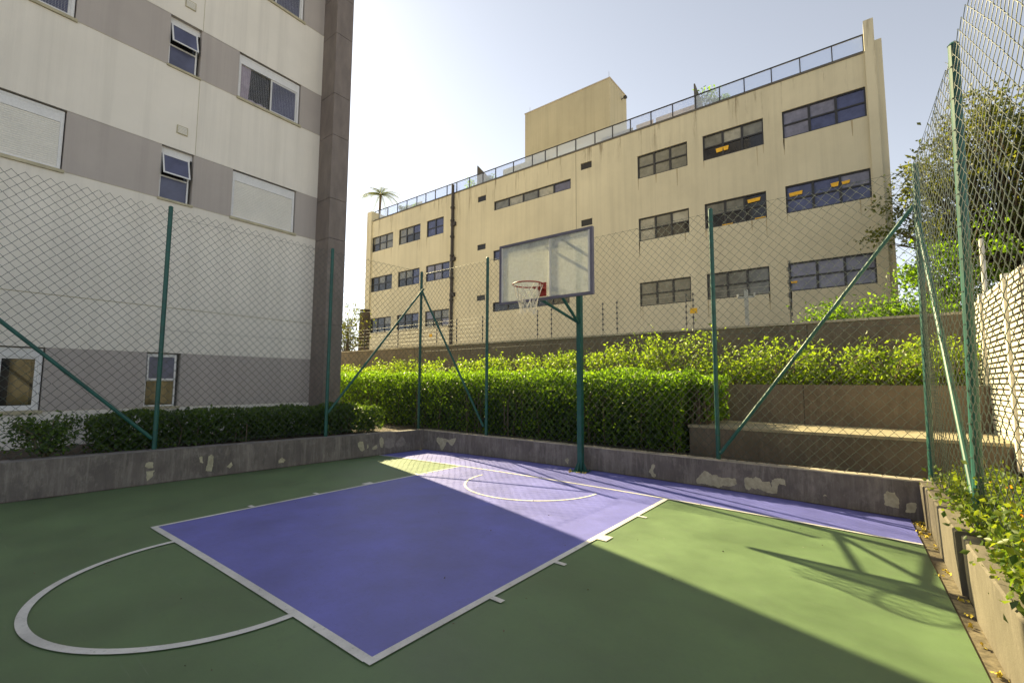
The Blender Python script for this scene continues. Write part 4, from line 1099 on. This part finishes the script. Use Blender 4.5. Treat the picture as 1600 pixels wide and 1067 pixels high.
tree('small_tree', 'low dense green tree behind the boundary wall beside the right end of the office', 'tree', (6.2, 11.5, 0), 5.5, (6.3, 11.2, 4.2), (1.5, 1.2, 1.4), 26, 260, .11, M['hedge_leaf'], .1, .45)
tree('small_tree', 'wispy tree between the stone fin and the office building', 'tree', (-23.9, 11.5, 0), 7.5, (-24.3, 11.5, 4.9), (1.9, 1.4, 1.6), 30, 90, .14, M['tree_leaf'], .12, .6)
tk = empty('palm_trunk', (-23.0, 12.2, 0), 'thick dark fibrous trunk left of the office building', 'tree')
b = MB(); b.tube([(-23.0, 12.2, -.1), (-22.95, 12.2, 3.0), (-22.9, 12.2, 6.2)], [.42, .36, .34], 12)
for k in range(22): b.tube([(-23.0+.1*k/22, 12.2, .3*k), (-23.0+.1*k/22, 12.2, .3*k+.1)], [.42-.05*k/22, .38-.05*k/22], 12)
b.build('trunk', M['bark'], tk)

# palm on the roof
pm = empty('potted_palm', (-27.6, 16.5, 14.3), 'small palm standing at the far left end of the office roof', 'palm')
b = MB(); b.tube([(-27.6, 16.5, 14.3), (-27.62, 16.5, 15.6), (-27.55, 16.5, 17.0)], [.13, .10, .09], 8); b.build('trunk', M['bark'], pm)
for k in range(20):
    a = 2*math.pi*k/20+random.uniform(-.1, .1); el = random.uniform(-.1, 1.1); L_ = 1.75
    pts = []
    for s in range(7):
        t = s/6; rr2 = L_*t*math.cos(el*(1-.3*t)); zz = 17.0+L_*(math.sin(el)*t)-1.15*t*t*(1.05-.2*el)
        pts.append(Vector((-27.55+rr2*math.cos(a), 16.5+rr2*math.sin(a), zz)))
    b = MB(); b.tube(pts, [.018, .015, .012, .01, .008, .006, .004], 4, False)
    for s in range(1, 19):
        t = s/18*6; i0 = min(int(t), 5); q = pts[i0].lerp(pts[i0+1], t-i0); d = (pts[i0+1]-pts[i0]).normalized(); sd_ = d.cross(Vector((0, 0, 1))).normalized()
        for sg in (-1, 1):
            tip = q+sd_*sg*.36*(1-.5*abs(t/6-.4))+d*.18-Vector((0, 0, .10))
            b.add([q-d*.03, q+d*.03, tip], [(0, 1, 2)])
    b.build('frond', M['palm_leaf'], pm)
def potplant(x, y, z, h, l_):
    shrub('potted_plant', l_, 'potted plant', (x, y, z), (.42, .3, h), 260, .13, M['hedge_leaf'], 'potted plants on the office roof', twigs=9)
potplant(-1.55, 16.1, 14.35, 1.25, 'tallest green potted plant on the roof beside a dark divider')
potplant(-.95, 16.1, 14.35, .75, 'low potted plant right of the tallest one on the roof')
potplant(-17.0, 16.3, 14.35, 1.05, 'yellowish potted plant on the roof above the downpipe')
potplant(-14.9, 16.0, 14.35, .7, 'drooping potted plant beside the left roof divider')
potplant(-23.9, 16.0, 14.35, .75, 'bushy potted plant near the palm on the roof')
potplant(-22.3, 16.0, 14.35, .55, 'small potted plant third from the palm on the roof')
